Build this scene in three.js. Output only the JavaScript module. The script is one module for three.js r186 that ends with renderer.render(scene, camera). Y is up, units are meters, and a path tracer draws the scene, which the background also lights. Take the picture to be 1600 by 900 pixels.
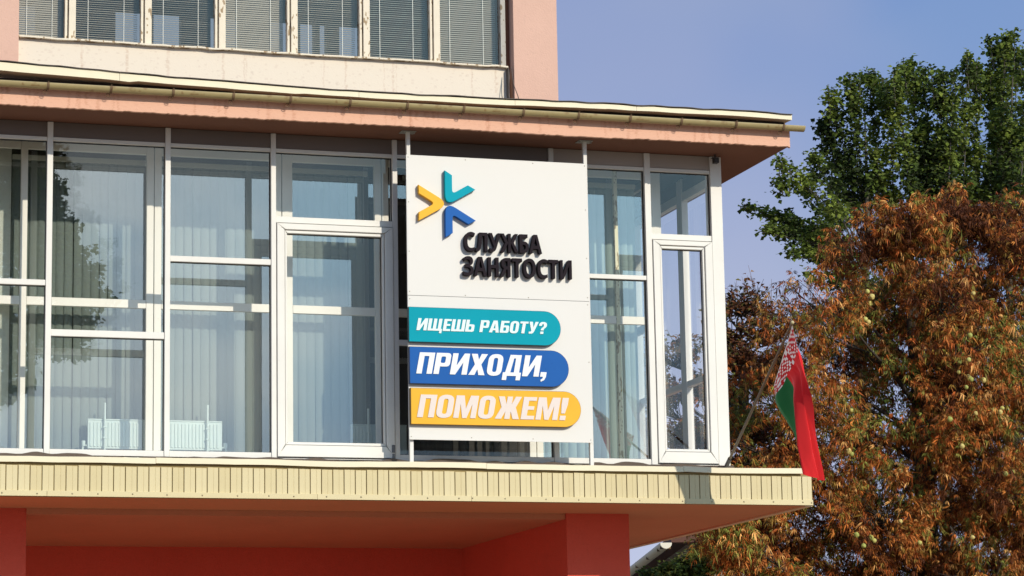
import * as THREE from 'three';
import { mergeGeometries } from 'three/addons/utils/BufferGeometryUtils.js';
import { RoundedBoxGeometry } from 'three/addons/geometries/RoundedBoxGeometry.js';
import { FontLoader } from 'three/addons/loaders/FontLoader.js';

// ---------------------------------------------------------------- camera, sky, sun, exposure
const scene = new THREE.Scene();
const camera = new THREE.PerspectiveCamera(12.234, 16 / 9, 0.5, 3000);
camera.position.set(-10.384, 1.6, 23.5);
camera.rotation.order = 'YXZ';
camera.rotation.set(THREE.MathUtils.degToRad(9.976), THREE.MathUtils.degToRad(-17.519), THREE.MathUtils.degToRad(-1.04));
const renderer = new THREE.WebGLRenderer({ antialias: true });
renderer.toneMapping = THREE.LinearToneMapping;
renderer.toneMappingExposure = 1.0;
renderer.shadowMap.enabled = true;
const SUN = new THREE.Vector3(0.42, 0.535, 1).normalize();
const sun = new THREE.DirectionalLight(new THREE.Color(1, 0.905, 0.75), 3.85);
sun.position.copy(SUN).multiplyScalar(70).add(new THREE.Vector3(-2, 5, 0));
sun.target.position.set(-2, 5, 0);
sun.castShadow = true;
sun.shadow.mapSize.set(4096, 4096);
Object.assign(sun.shadow.camera, { left: -22, right: 30, top: 22, bottom: -16, near: 1, far: 160 });
scene.add(sun, sun.target);

function rngOf(seed) { let a = seed >>> 0; return () => { a = (a + 0x6d2b79f5) | 0; let t = Math.imul(a ^ (a >>> 15), 1 | a); t = (t + Math.imul(t ^ (t >>> 7), 61 | t)) ^ t; return ((t ^ (t >>> 14)) >>> 0) / 4294967296; }; }
const hash3 = (x, y, z) => { let h = Math.imul(x, 374761393) ^ Math.imul(y, 668265263) ^ Math.imul(z, 2147483647 - 1234567); h = Math.imul(h ^ (h >>> 13), 1274126177); return ((h ^ (h >>> 16)) >>> 0) / 4294967296; };
function noise3(x, y, z) {
  const X = Math.floor(x), Y = Math.floor(y), Z = Math.floor(z), f = (t) => t * t * (3 - 2 * t), u = f(x - X), v = f(y - Y), w = f(z - Z), L = (a, b, t) => a + (b - a) * t;
  return L(L(L(hash3(X, Y, Z), hash3(X + 1, Y, Z), u), L(hash3(X, Y + 1, Z), hash3(X + 1, Y + 1, Z), u), v), L(L(hash3(X, Y, Z + 1), hash3(X + 1, Y, Z + 1), u), L(hash3(X, Y + 1, Z + 1), hash3(X + 1, Y + 1, Z + 1), u), v), w);
}
const fbm3 = (x, y, z, n = 5) => { let s = 0, a = 0.5, t = 0; for (let i = 0; i < n; i++) { s += a * noise3(x, y, z); t += a; a *= 0.5; x *= 2.03; y *= 2.03; z *= 2.03; } return s / t; };
const sstep = (a, b, x) => { const t = Math.min(1, Math.max(0, (x - a) / (b - a))); return t * t * (3 - 2 * t); };
{
  const W = 2048, H = 1024, data = new Float32Array(W * H * 4);
  for (let r = 0; r < H; r++) {
    const up = ((r + 0.5) / H - 0.5) * Math.PI, y = Math.sin(up), cy = Math.cos(up), e = Math.max(0, up) / (Math.PI / 2);
    for (let c = 0; c < W; c++) {
      const az = ((c + 0.5) / W - 0.5) * 2 * Math.PI, x = Math.cos(az) * cy, z = Math.sin(az) * cy;
      const h = Math.exp(-e * 8.2);
      let R = 0.055 + 0.60 * h, G = 0.20 + 0.50 * h, B = 0.52 + 0.36 * h;
      const d = Math.max(0, x * SUN.x + y * SUN.y + z * SUN.z), gl = Math.pow(d, 13) * 0.75 + Math.pow(d, 30) * 2.6;
      R += gl * 0.44; G += gl * 0.76; B += gl * 0.82;
      if (y > 0) {
        const hz = sstep(0.36, 0.76, fbm3(x * 5 + 405.52, y * 7 + 207.2, z * 5 + 621.6, 4)); R += 0.125 * hz - 0.03; G += 0.07 * hz - 0.02;
        // broken thin cloud, drifting in sheets
        const k = 1 / (y + 0.16), n = fbm3(x * k * 2.1 + 5.3, z * k * 2.1 + 1.7, y * 3, 6), n2 = fbm3(x * 9 + 9, y * 13, z * 9, 5);
        const front = z > -0.2 ? sstep(-0.2, 0.3, z) : 0;
        const m = sstep(0.47, 0.66, n * 0.45 + n2 * 0.55) * (0.12 + 0.88 * front) * sstep(0, 0.06, y);
        const L = 0.58 + gl * 1.4;
        R += (L * 0.92 - R) * m * 0.8; G += (L * 1.01 - G) * m * 0.8; B += (L * 1.02 - B) * m * 0.8;
      }
      const i = (r * W + c) * 4; data[i] = R; data[i + 1] = G; data[i + 2] = B; data[i + 3] = 1;
    }
  }
  const t = new THREE.DataTexture(data, W, H, THREE.RGBAFormat, THREE.FloatType);
  t.mapping = THREE.EquirectangularReflectionMapping; t.magFilter = THREE.LinearFilter; t.minFilter = THREE.LinearFilter; t.needsUpdate = true;
  scene.background = t; scene.environment = t;
}

// ---------------------------------------------------------------- helpers
const used = {};
function numbered(n) { used[n] = (used[n] || 0) + 1; return used[n] === 1 ? n : n + '_' + String(used[n] - 1).padStart(3, '0'); }
function thing(name, label, category, pos = [0, 0, 0], group) {
  const o = new THREE.Group(); o.name = numbered(name); o.position.set(...pos); o.userData = { label, category }; if (group) o.userData.group = group; scene.add(o); return o;
}
function metres(g, su = 1) { // uv in metres, by the way each face points
  if (g.index) g = g.toNonIndexed();
  g.computeVertexNormals && !g.attributes.normal && g.computeVertexNormals();
  const p = g.attributes.position, uv = new Float32Array(p.count * 2), a = new THREE.Vector3(), b = new THREE.Vector3(), c = new THREE.Vector3();
  for (let i = 0; i < p.count; i += 3) {
    a.fromBufferAttribute(p, i); b.fromBufferAttribute(p, i + 1).sub(a); c.fromBufferAttribute(p, i + 2).sub(a); b.cross(c);
    const nx = Math.abs(b.x), ny = Math.abs(b.y), nz = Math.abs(b.z);
    for (let k = 0; k < 3; k++) {
      const j = i + k, X = p.getX(j), Y = p.getY(j), Z = p.getZ(j);
      if (nz >= nx && nz >= ny) { uv[2 * j] = X; uv[2 * j + 1] = Y; } else if (nx >= ny) { uv[2 * j] = Z; uv[2 * j + 1] = Y; } else { uv[2 * j] = X; uv[2 * j + 1] = Z; }
    }
  }
  if (su !== 1) for (let i = 0; i < uv.length; i++) uv[i] *= su;
  g.setAttribute('uv', new THREE.BufferAttribute(uv, 2));
  for (const k of Object.keys(g.attributes)) if (!['position', 'normal', 'uv'].includes(k)) g.deleteAttribute(k);
  return g;
}
const box = (x0, x1, y0, y1, z0, z1) => metres(new THREE.BoxGeometry(Math.abs(x1 - x0), Math.abs(y1 - y0), Math.abs(z1 - z0)).translate((x0 + x1) / 2, (y0 + y1) / 2, (z0 + z1) / 2));
const rbox = (x0, x1, y0, y1, z0, z1, r = 0.004) => metres(new RoundedBoxGeometry(Math.abs(x1 - x0), Math.abs(y1 - y0), Math.abs(z1 - z0), 1, r).translate((x0 + x1) / 2, (y0 + y1) / 2, (z0 + z1) / 2));
const merge = (list) => (list.length === 1 ? list[0] : mergeGeometries(list.map((g) => (g.index ? metres(g) : g))));
function mesh(name, geo, mat, parent) {
  const m = new THREE.Mesh(Array.isArray(geo) ? merge(geo) : geo, mat);
  m.name = parent ? name : numbered(name); m.castShadow = true; m.receiveShadow = true; (parent || scene).add(m); return m;
}
function tube(pts, r0, r1, sides = 6, seg) { // tapered tube through points
  const curve = new THREE.CatmullRomCurve3(pts), n = seg || Math.max(3, pts.length * 3), P = [], I = [], fr = curve.computeFrenetFrames(n, false), q = new THREE.Vector3(), w = new THREE.Vector3();
  for (let i = 0; i <= n; i++) {
    curve.getPoint(i / n, q); const r = r0 + (r1 - r0) * (i / n);
    for (let k = 0; k < sides; k++) { const a = (k / sides) * 2 * Math.PI; w.copy(fr.normals[i]).multiplyScalar(Math.cos(a) * r).addScaledVector(fr.binormals[i], Math.sin(a) * r).add(q); P.push(w.x, w.y, w.z); }
  }
  for (let i = 0; i < n; i++) for (let k = 0; k < sides; k++) { const a = i * sides + k, b = i * sides + ((k + 1) % sides), c = a + sides, d = b + sides; I.push(a, b, c, b, d, c); }
  const g = new THREE.BufferGeometry(); g.setAttribute('position', new THREE.Float32BufferAttribute(P, 3)); g.setIndex(I); g.computeVertexNormals(); return metres(g);
}
const V = (x, y, z) => new THREE.Vector3(x, y, z);

// ---------------------------------------------------------------- textures
function canvasTex(w, h, draw, wrap = true, srgb = true) {
  const c = document.createElement('canvas'); c.width = w; c.height = h; draw(c.getContext('2d'), w, h);
  const t = new THREE.CanvasTexture(c); if (srgb) t.colorSpace = THREE.SRGBColorSpace; if (wrap) t.wrapS = t.wrapT = THREE.RepeatWrapping; t.magFilter = THREE.LinearFilter; return t;
}
function noiseTex(size, f, srgb) { // f(u, v) in 0..1 tile -> [r,g,b] 0..1
  const d = new Uint8Array(size * size * 4);
  for (let j = 0; j < size; j++) for (let i = 0; i < size; i++) { const v = f(i / size, j / size), k = (j * size + i) * 4; d[k] = v[0] * 255; d[k + 1] = v[1] * 255; d[k + 2] = v[2] * 255; d[k + 3] = 255; }
  const t = new THREE.DataTexture(d, size, size); t.wrapS = t.wrapT = THREE.RepeatWrapping; t.magFilter = THREE.LinearFilter; t.minFilter = THREE.LinearFilter; if (srgb) t.colorSpace = THREE.SRGBColorSpace; t.needsUpdate = true; return t;
}
function tileNoise(u, v, f, oct, seed) { // seamless: noise on a torus cross-section
  let s = 0, a = 0.5, t = 0;
  for (let o = 0; o < oct; o++) {
    const n = f << o, X = u * n, Y = v * n, x = Math.floor(X), y = Math.floor(Y), F = (q) => q * q * (3 - 2 * q), p = F(X - x), q = F(Y - y), h = (i, j) => hash3(((i % n) + n) % n, ((j % n) + n) % n, seed + o * 17);
    s += a * ((h(x, y) * (1 - p) + h(x + 1, y) * p) * (1 - q) + (h(x, y + 1) * (1 - p) + h(x + 1, y + 1) * p) * q); t += a; a *= 0.55;
  }
  return s / t;
}
const rep = (t, x, y = x) => { const c = t.clone(); c.repeat.set(x, y); c.needsUpdate = true; return c; };
const plasterBump = noiseTex(512, (u, v) => { const n = 0.6 * tileNoise(u, v, 64, 3, 3) + 0.4 * tileNoise(u, v, 8, 4, 9); return [n, n, n]; });
const mottle = noiseTex(512, (u, v) => { const a = tileNoise(u, v, 3, 6, 21), b = tileNoise(u, v, 40, 3, 5); const g = 0.80 + 0.2 * (0.75 * a + 0.25 * b) + (b > 0.74 ? -0.05 : 0); return [g, g * (0.985 + 0.015 * a), g * (0.97 + 0.03 * a)]; }, false);
const speck = noiseTex(512, (u, v) => { const b = tileNoise(u, v, 90, 2, 55), a = tileNoise(u, v, 5, 4, 33); const g = 0.9 + 0.1 * a - (b > 0.78 ? (b - 0.78) * 0.5 : 0); return [g, g, g]; }, false);
const soft = noiseTex(256, (u, v) => { const a = tileNoise(u, v, 2, 6, 171), g = 0.955 + 0.045 * a; return [g, g, g * (0.99 + 0.01 * a)]; }, false);
const smudge = noiseTex(256, (u, v) => { const a = tileNoise(u, v, 4, 5, 71); return [a, a, a]; });
// weather streaks that ran down a painted wall (own stains with edges)
function streakTex(seed, base, stain, n, w = 1024, h = 256) {
  return canvasTex(w, h, (c) => {
    const r = rngOf(seed); c.fillStyle = base; c.fillRect(0, 0, w, h);
    for (let i = 0; i < 2600; i++) { const k = r(); c.fillStyle = k > 0.5 ? 'rgba(255,255,255,0.05)' : 'rgba(90,50,35,0.045)'; const s = 1 + r() * 5; c.fillRect(r() * w, r() * h, s, s * (0.6 + r())); }
    for (let i = 0; i < n; i++) {
      const x = r() * w, len = h * (0.25 + 0.75 * r()), wd = 1 + r() * 4;
      let y = 0; while (y < len) { const st = 3 + r() * 9; c.fillStyle = stain.replace('A', (0.035 + 0.09 * r()).toFixed(3)); c.fillRect(x + (r() - 0.5) * 3, y, wd * (0.5 + r()), st); y += st * 0.8; }
    }
  });
}
const fasciaMap = streakTex(4, '#fff6f0', 'rgba(120,50,20,A)', 75); fasciaMap.repeat.set(1 / 6, 1 / 0.24); fasciaMap.offset.set(0.3, 0.15);
const spandrelMap = streakTex(9, '#fffaf4', 'rgba(150,95,70,A)', 14); spandrelMap.repeat.set(1 / 5, 1 / 0.72); spandrelMap.offset.set(0, 0.27);
const gutterMap = noiseTex(512, (u, v) => { const a = tileNoise(u, v, 6, 5, 81), b = tileNoise(u, v, 30, 3, 83); const rust = sstep(0.6, 0.72, 0.6 * a + 0.4 * b); const g = 0.82 + 0.18 * b; return [g * (1 - rust * 0.35), g * (1 - rust * 0.48), g * (1 - rust * 0.55)]; }, false);
const peelMap = noiseTex(512, (u, v) => { const a = tileNoise(u, v, 8, 5, 91), b = tileNoise(u, v, 40, 2, 93); const p = sstep(0.545, 0.60, 0.62 * a + 0.38 * b), g = 0.9 + 0.1 * b; return [g * (1 - p * 0.55), g * (1 - p * 0.64), g * (1 - p * 0.74)]; }, false);
const barkMap = noiseTex(256, (u, v) => { const a = tileNoise(u, v * 0.5, 12, 4, 41), g = 0.45 + 0.55 * a; return [g, g, g]; }, false);
const paneBump = noiseTex(256, (u, v) => { const a = tileNoise(u, v, 2, 2, 61); return [a, a, a]; });

// ---------------------------------------------------------------- materials
const std = (r, g, b, rough, o = {}) => new THREE.MeshStandardMaterial({ color: new THREE.Color().setRGB(r, g, b), roughness: rough, ...o });
const M = {
  salmon: std(0.67, 0.42, 0.315, 0.92, { map: fasciaMap, bumpMap: rep(plasterBump, 2), bumpScale: 0.0022 }),
  salmonWall: std(0.66, 0.42, 0.335, 0.93, { map: rep(mottle, 0.45), bumpMap: rep(plasterBump, 1.5), bumpScale: 0.0025 }),
  soffit: std(0.205, 0.085, 0.052, 0.94, { map: rep(mottle, 0.5), bumpMap: rep(plasterBump, 1.2), bumpScale: 0.004 }),  // salmon paint with the shade under the roof put into its colour
  soffitLow: std(0.72, 0.305, 0.155, 0.94, { map: rep(mottle, 0.4), bumpMap: rep(plasterBump, 1.2), bumpScale: 0.004 }),
  porch: std(0.66, 0.255, 0.14, 0.94, { map: rep(mottle, 0.4), bumpMap: rep(plasterBump, 1.2), bumpScale: 0.004 }),
  red: std(0.77, 0.108, 0.064, 0.93, { map: rep(mottle, 0.5), bumpMap: rep(plasterBump, 1.4), bumpScale: 0.005 }),
  beige: std(0.70, 0.645, 0.575, 0.92, { map: spandrelMap, bumpMap: rep(plasterBump, 1.3), bumpScale: 0.0012 }),
  white: std(0.70, 0.68, 0.64, 0.55, { map: rep(speck, 0.9) }),
  inWhite: std(0.76, 0.74, 0.66, 0.55, { map: rep(speck, 0.7) }),
  friezeShade: std(0.15, 0.115, 0.098, 0.55, { map: rep(speck, 0.7) }),  // pale metal panels, coloured dark for the shade under the roof
  cream: [0, 1, 2, 3].map((k) => std(0.625 - k * 0.014, 0.535 - k * 0.015, 0.315 - k * 0.014, 0.6, { map: rep(speck, 1.3 + k * 0.2) })),
  trim: std(0.75, 0.675, 0.49, 0.55, { map: rep(speck, 1) }),
  groove: std(0.27, 0.20, 0.085, 0.85),
  friezeLight: std(0.36, 0.305, 0.265, 0.55, { map: rep(speck, 0.7) }),  // lighter copy of the panel colour for the brighter end bays
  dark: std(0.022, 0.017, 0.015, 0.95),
  gutter: std(0.37, 0.295, 0.14, 0.5, { map: rep(gutterMap, 0.7) }),
  rust: std(0.17, 0.105, 0.055, 0.85, { map: rep(gutterMap, 3) }),
  mortar: std(0.10, 0.075, 0.06, 0.95, { bumpMap: rep(plasterBump, 2), bumpScale: 0.006 }),
  screw: std(0.35, 0.30, 0.2, 0.45, { metalness: 0.5 }),
  wood: std(0.74, 0.655, 0.525, 0.75, { map: rep(peelMap, 1.1, 0.55) }),
  roofing: std(0.10, 0.085, 0.075, 0.9),
  gasket: std(0.02, 0.02, 0.022, 0.6),
  hinge: std(0.14, 0.14, 0.15, 0.4, { metalness: 0.6 }),
  glass: new THREE.MeshPhysicalMaterial({ color: 0xffffff, roughness: 0, metalness: 0, transmission: 1, thickness: 0, ior: 1.6, bumpMap: rep(paneBump, 0.7), bumpScale: 0.0012 }),
  glassIn: new THREE.MeshPhysicalMaterial({ color: new THREE.Color().setRGB(0.93, 0.97, 0.96), roughness: 0, metalness: 0, transmission: 1, thickness: 0, ior: 2.75, bumpMap: rep(paneBump, 0.5), bumpScale: 0.0012 }),
  room: std(0.42, 0.40, 0.36, 0.95, { map: rep(mottle, 0.4) }),
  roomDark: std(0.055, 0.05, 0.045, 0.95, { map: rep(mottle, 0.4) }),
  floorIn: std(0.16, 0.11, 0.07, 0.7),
};
// mitred window frame: four pieces whose ends are cut at 45 degrees, with a hairline joint
function mitre(x0, x1, y0, y1, w, zb, zf, bev = 0.004) {
  const out = [], wl = w.l ?? w, wr = w.r ?? w, wt = w.t ?? w, wb = w.b ?? w, e = 0.0012;
  for (const P of [[[x0, y0], [x1, y0], [x1 - wr, y0 + wb], [x0 + wl, y0 + wb]], [[x1, y1], [x0, y1], [x0 + wl, y1 - wt], [x1 - wr, y1 - wt]], [[x0, y1], [x0, y0], [x0 + wl, y0 + wb], [x0 + wl, y1 - wt]], [[x1, y0], [x1, y1], [x1 - wr, y1 - wt], [x1 - wr, y0 + wb]]]) {
    const cx = P.reduce((s, p) => s + p[0], 0) / 4, cy = P.reduce((s, p) => s + p[1], 0) / 4;
    const s = new THREE.Shape(P.map(([x, y]) => new THREE.Vector2(x + Math.sign(cx - x) * (bev + e), y + Math.sign(cy - y) * (bev + e))));
    const g = new THREE.ExtrudeGeometry(s, { depth: zf - zb - 2 * bev, bevelEnabled: true, bevelThickness: bev, bevelSize: bev, bevelSegments: 1, steps: 1 }); g.translate(0, 0, zb + bev); out.push(metres(g));
  }
  return out;
}
let tilt = rngOf(77);
function pane(x0, x1, y0, y1, z, mat, parent) {
  const g = new THREE.PlaneGeometry(x1 - x0, y1 - y0); const p = g.attributes.uv, ox = tilt() * 3, oy = tilt() * 3; for (let i = 0; i < p.count; i++) p.setXY(i, p.getX(i) * (x1 - x0) + ox, p.getY(i) * (y1 - y0) + oy);
  const m = mesh('pane', g, mat, parent); m.position.set((x0 + x1) / 2, (y0 + y1) / 2, z); m.rotation.set((tilt() - 0.5) * 0.004, (tilt() - 0.5) * 0.006, 0); return m;
}

// ---------------------------------------------------------------- ground
{
  const g = new THREE.PlaneGeometry(1600, 1600, 1, 1).rotateX(-Math.PI / 2); const uv = g.attributes.uv; for (let i = 0; i < uv.count; i++) uv.setXY(i, uv.getX(i) * 1600, uv.getY(i) * 1600);
  const m = mesh('ground', g, std(0.33, 0.245, 0.15, 0.95, { map: rep(mottle, 0.15), bumpMap: rep(plasterBump, 0.5), bumpScale: 0.01 }));  // out of view; warm brown picked for its bounce light under the overhangs
  m.userData = { label: 'brown paved ground around the building', kind: 'structure' };
}

// ---------------------------------------------------------------- the building
const B = thing('office_building', 'salmon pink office building with glazed first floor jutting over red ground floor', 'building');
const XL = -12.5; // the facade runs on beyond the frame
// ground floor
mesh('back_wall', box(XL, -2.11, 0, 3.89, -4.95, -4.7), M.red, B);
mesh('pillar', box(-2.11, -1.47, 0, 3.945, -4.95, -1.1), M.red, B);
mesh('pillar', box(-8.5, -7.278, 0, 3.945, -1.75, -1.15), M.red, B);
mesh('porch_ceiling', [box(-7.278, -2.113, 3.89, 3.95, -4.7, -1.13), box(XL, -7.281, 3.89, 3.95, -4.7, -1.75)], M.porch, B);
mesh('floor_slab', [box(XL, -0.055, 3.945, 4.262, -9, -0.05)], M.soffitLow, B);
mesh('edge_strip', [box(-0.075, -0.003, 3.93, 3.949, -9, -0.02)], std(0.74, 0.58, 0.38, 0.7), B);
mesh('end_cladding', [box(-0.05, -0.001, 3.952, 4.235, -9, -0.03)], M.cream[1], B);
// cream board cladding of the slab edge
const clad = mesh('cladding', box(XL, -0.002, 3.94, 4.235, -0.045, -0.012), M.groove, B);
{
  const r = rngOf(12), pitch = 0.10407, shapes = [0, 1, 2].map((k) => {
    const h = [0.226, 0.223, 0.228][k]; // a board with a shallow rib down its middle
    return mergeGeometries([rbox(0.0015, 0.0535, 0, h, -0.012, 0.0, 0.0025), rbox(0.0555, pitch - 0.0065, 0, h - 0.001, -0.012, 0.0002, 0.0025), box(0.0535, 0.0555, 0, h, -0.012, -0.0022)]);
  });
  for (let i = 0; i < 119; i++) {
    const x = -0.055 - (i + 1) * pitch + 0.05; if (x < -8.9) break;
    const s = mesh('slat', shapes[Math.floor(r() * 3)], M.cream[Math.floor(r() * 4)], clad); s.position.set(x, 3.988 + (r() - 0.5) * 0.003, (r() - 0.5) * 0.0012);
  }
  const strip = [[-9, -7.25], [-7.248, -4.835], [-4.833, -3.395], [-3.393, -1.3], [-1.298, -0.004]];
  strip.forEach(([a, b], i) => mesh('bottom_strip', rbox(a, b, 3.942 - i * 0.0005, 3.99, -0.01, 0.009 + (i % 2) * 0.0012, 0.002), M.cream[i % 2], clad));
  const sg = new THREE.SphereGeometry(0.0075, 8, 4, 0, 6.3, 0, 1.6).rotateX(Math.PI / 2);
  for (const x of [-7.636, -7.333, -7.028, -6.804, -6.5, -6.194, -5.88, -5.563, -5.278, -5.051, -4.75, -4.431, -4.121, -3.808, -3.511, -3.383, -3.071, -2.676, -2.358, -2.05, -1.76, -1.332, -1.037, -0.713, -0.412, -0.11, -0.022]) mesh('screw', sg, M.screw, clad).position.set(x, 3.966 + (r() - 0.5) * 0.006, 0.01);
  // folded cap sheet over the boards, in lengths that sag a little
  const caps = [[-9, -6.3], [-6.297, -3.25], [-3.247, -1.32], [-1.317, -0.104]];
  caps.forEach(([a, b], k) => {
    const P = [], n = 22; const g = new THREE.BoxGeometry(b - a, 0.05, 0.6, n, 1, 1); g.translate((a + b) / 2, 4.264, -0.272);
    const p = g.attributes.position; for (let i = 0; i < p.count; i++) { const x = p.getX(i); let y = p.getY(i) + (noise3(x * 1.3, k, 2) - 0.5) * 0.016 + (noise3(x * 5, k, 7) - 0.5) * 0.004; if (p.getZ(i) < -0.3) y += 0.006; p.setY(i, y); }
    g.computeVertexNormals(); mesh('cap_sheet', metres(g), M.trim, clad);
  });
  // rough bedding under the window frames
  const g = new THREE.BoxGeometry(8.4, 0.09, 0.09, 190, 1, 1); g.translate(-4.8, 4.325, -0.545); const p = g.attributes.position;
  for (let i = 0; i < p.count; i++) { const x = p.getX(i); if (p.getY(i) > 4.33) p.setY(i, 4.366 + (noise3(x * 7, 1, 4) - 0.5) * 0.03 + (noise3(x * 2.3, 4, 4) - 0.5) * 0.02); p.setZ(i, p.getZ(i) + (noise3(x * 9, 3, 4) - 0.4) * 0.03); }
  g.computeVertexNormals(); mesh('bedding', metres(g), M.mortar, B);
}
// glazed first floor, walls that close it
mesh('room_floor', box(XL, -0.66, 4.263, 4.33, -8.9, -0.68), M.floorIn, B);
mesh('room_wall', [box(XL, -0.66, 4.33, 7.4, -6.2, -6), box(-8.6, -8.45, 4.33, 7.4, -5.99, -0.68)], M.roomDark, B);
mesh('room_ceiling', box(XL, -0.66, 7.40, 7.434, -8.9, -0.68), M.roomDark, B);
mesh('room_column', box(-7.95, -7.44, 4.33, 7.4, -1.75, -1.3), std(0.78, 0.77, 0.68, 0.9, { map: rep(mottle, 0.6) }), B);
// outer windows
const ZB = -0.66, ZF = -0.58, ZG = -0.624, YB = 4.37, YT = 7.29;
const muls = [[-8.36, -8.31], [-7.205, -7.152], [-6.12, -6.07], [-5.125, -5.0775], [-3.9525, -3.905], [-2.39, -2.34], [-1.41, -1.3475]];
muls.forEach(([a, b], i) => mesh('mullion', [rbox(a, b, YB, 7.43, ZB - 0.02, ZF + 0.008, 0.004)], M.white, B));
mesh('corner_post', [rbox(-0.72, -0.6, YB, 7.43, -0.72, ZF + 0.008, 0.006)], M.white, B);
function bay(i, transoms, xr) {
  const x0 = muls[i][1] + 0.0005, x1 = (xr ?? muls[i + 1][0]) - 0.0005, rails = [[YB, 4.425], ...transoms, [7.255, YT]];
  const w = mesh('window', rbox(x0, x1, rails[0][0], rails[0][1], ZB, ZF - 0.002, 0.004), M.white, B);
  for (const [a, b] of rails.slice(1)) mesh('rail', rbox(x0, x1, a, b, ZB, ZF - 0.002, 0.004), M.white, w);
  const slots = []; for (let k = 0; k + 1 < rails.length; k++) slots.push([rails[k][1], rails[k + 1][0]]);
  for (const [a, b] of slots) {
    mesh('gasket', [box(x0, x0 + 0.006, a, b, ZG - 0.01, ZG + 0.012), box(x1 - 0.006, x1, a, b, ZG - 0.01, ZG + 0.012), box(x0 + 0.006, x1 - 0.006, b - 0.007, b, ZG - 0.01, ZG + 0.012), box(x0 + 0.006, x1 - 0.006, a, a + 0.004, ZG - 0.01, ZG + 0.012)], M.gasket, w);
    pane(x0 + 0.004, x1 - 0.004, a + 0.002, b - 0.002, ZG, M.glass, w);
  }
  mesh('frieze_panel', rbox(x0, x1, YT + 0.003, 7.432, ZB, ZF - 0.012, 0.003), i > 4 ? M.friezeLight : M.friezeShade, B);
  return w;
}
bay(0, [[5.91, 5.962]]); bay(1, [[5.45, 5.512]]); bay(2, [[6.176, 6.23]]); bay(4, [[5.455, 5.51]]); bay(5, [[6.168, 6.212]]);
function sashBay(i, xr, tr, f, s) { // fixed light over an opening sash
  const x0 = muls[i][1] + 0.0005, x1 = (xr ?? muls[i + 1][0]) - 0.0005;
  const w = mesh('window', rbox(x0, x1, YB, YB + 0.012, ZB, ZF - 0.004, 0.002), M.white, B);
  for (const [a, b] of [tr, [7.255, YT]]) mesh('rail', rbox(x0, x1, a, b, ZB, ZF - 0.002), M.white, w);
  mesh('gasket', [box(x0, x0 + 0.006, tr[1], 7.255, ZG - 0.01, ZG + 0.012), box(x1 - 0.006, x1, tr[1], 7.255, ZG - 0.01, ZG + 0.012), box(x0 + 0.006, x1 - 0.006, 7.248, 7.255, ZG - 0.01, ZG + 0.012)], M.gasket, w);
  pane(x0 + 0.004, x1 - 0.004, tr[1] + 0.002, 7.253, ZG, M.glass, w);
  mesh('frieze_panel', rbox(x0, x1, YT + 0.003, 7.432, ZB, ZF - 0.012, 0.003), i > 4 ? M.friezeLight : M.friezeShade, B);
  const sash = mesh('sash', mitre(f[0], f[1], f[2], f[3], { l: s[0] - f[0] - 0.024, r: f[1] - s[1] - 0.024, b: s[2] - f[2] - 0.03, t: f[3] - s[3] - 0.032 }, ZB + 0.005, ZF + 0.022, 0.005), M.white, B);
  mesh('glazing_bead', mitre(s[0] - 0.0235, s[1] + 0.0235, s[2] - 0.0295, s[3] + 0.0315, { l: 0.0235, r: 0.0235, b: 0.0295, t: 0.0315 }, ZG - 0.01, ZF + 0.006, 0.004), M.white, sash);
  mesh('gasket', mitre(s[0] - 0.001, s[1] + 0.001, s[2] - 0.001, s[3] + 0.001, { l: 0.006, r: 0.006, b: 0.004, t: 0.008 }, ZG - 0.008, ZG + 0.014, 0.001), M.gasket, sash);
  pane(s[0] - 0.004, s[1] + 0.004, s[2] - 0.004, s[3] + 0.004, ZG - 0.002, M.glass, sash);
  return sash;
}
const sashD = sashBay(3, undefined, [6.583, 6.641], [-5.076, -3.954, 4.3835, 6.578], [-4.974, -4.062, 4.527, 6.482]);
mesh('hinge', [rbox(-3.99, -3.958, 4.44, 4.51, ZF + 0.02, ZF + 0.036, 0.004), rbox(-3.985, -3.962, 4.39, 4.43, ZF + 0.015, ZF + 0.03, 0.003)], M.hinge, sashD);
sashBay(6, -0.72, [6.577, 6.634], [-1.346, -0.7215, 4.3835, 6.572], [-1.247, -0.828, 4.527, 6.485]);
// side windows, around the corner
{
  const z0 = -0.72, posts = [[-1.5, -1.66], [-2.9, -3.06], [-4.3, -4.46], [-5.84, -6.0]];
  const X0 = -0.665, X1 = -0.602;
  for (const [a, b] of posts) mesh('mullion', [rbox(X0, X1, 4.33, 7.432, b, (a + b) / 2 - 0.006, 0.004), rbox(X0 - 0.006, X1, 4.33, 7.432, (a + b) / 2 + 0.006, a, 0.004)], M.white, B);
  let zp = z0; for (const [a, b] of posts) {
    const w = mesh('window', rbox(X0, X1, 4.33, 4.44, a + 0.001, zp - 0.001), M.white, B);
    for (const [p, q] of [[5.265, 5.325], [7.17, 7.26]]) mesh('rail', rbox(X0, X1, p, q, a + 0.001, zp - 0.001), M.white, w);
    for (const [p, q] of [[4.44, 5.265], [5.325, 7.17]]) { const g = mesh('pane', new THREE.PlaneGeometry(zp - a, q - p), M.glass, w); g.rotation.y = Math.PI / 2; g.position.set(-0.63, (p + q) / 2, (a + zp) / 2); }
    mesh('frieze_panel', box(X0 + 0.01, X1 - 0.01, 7.262, 7.432, a, zp), M.friezeShade, B); zp = b;
  }
}
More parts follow.
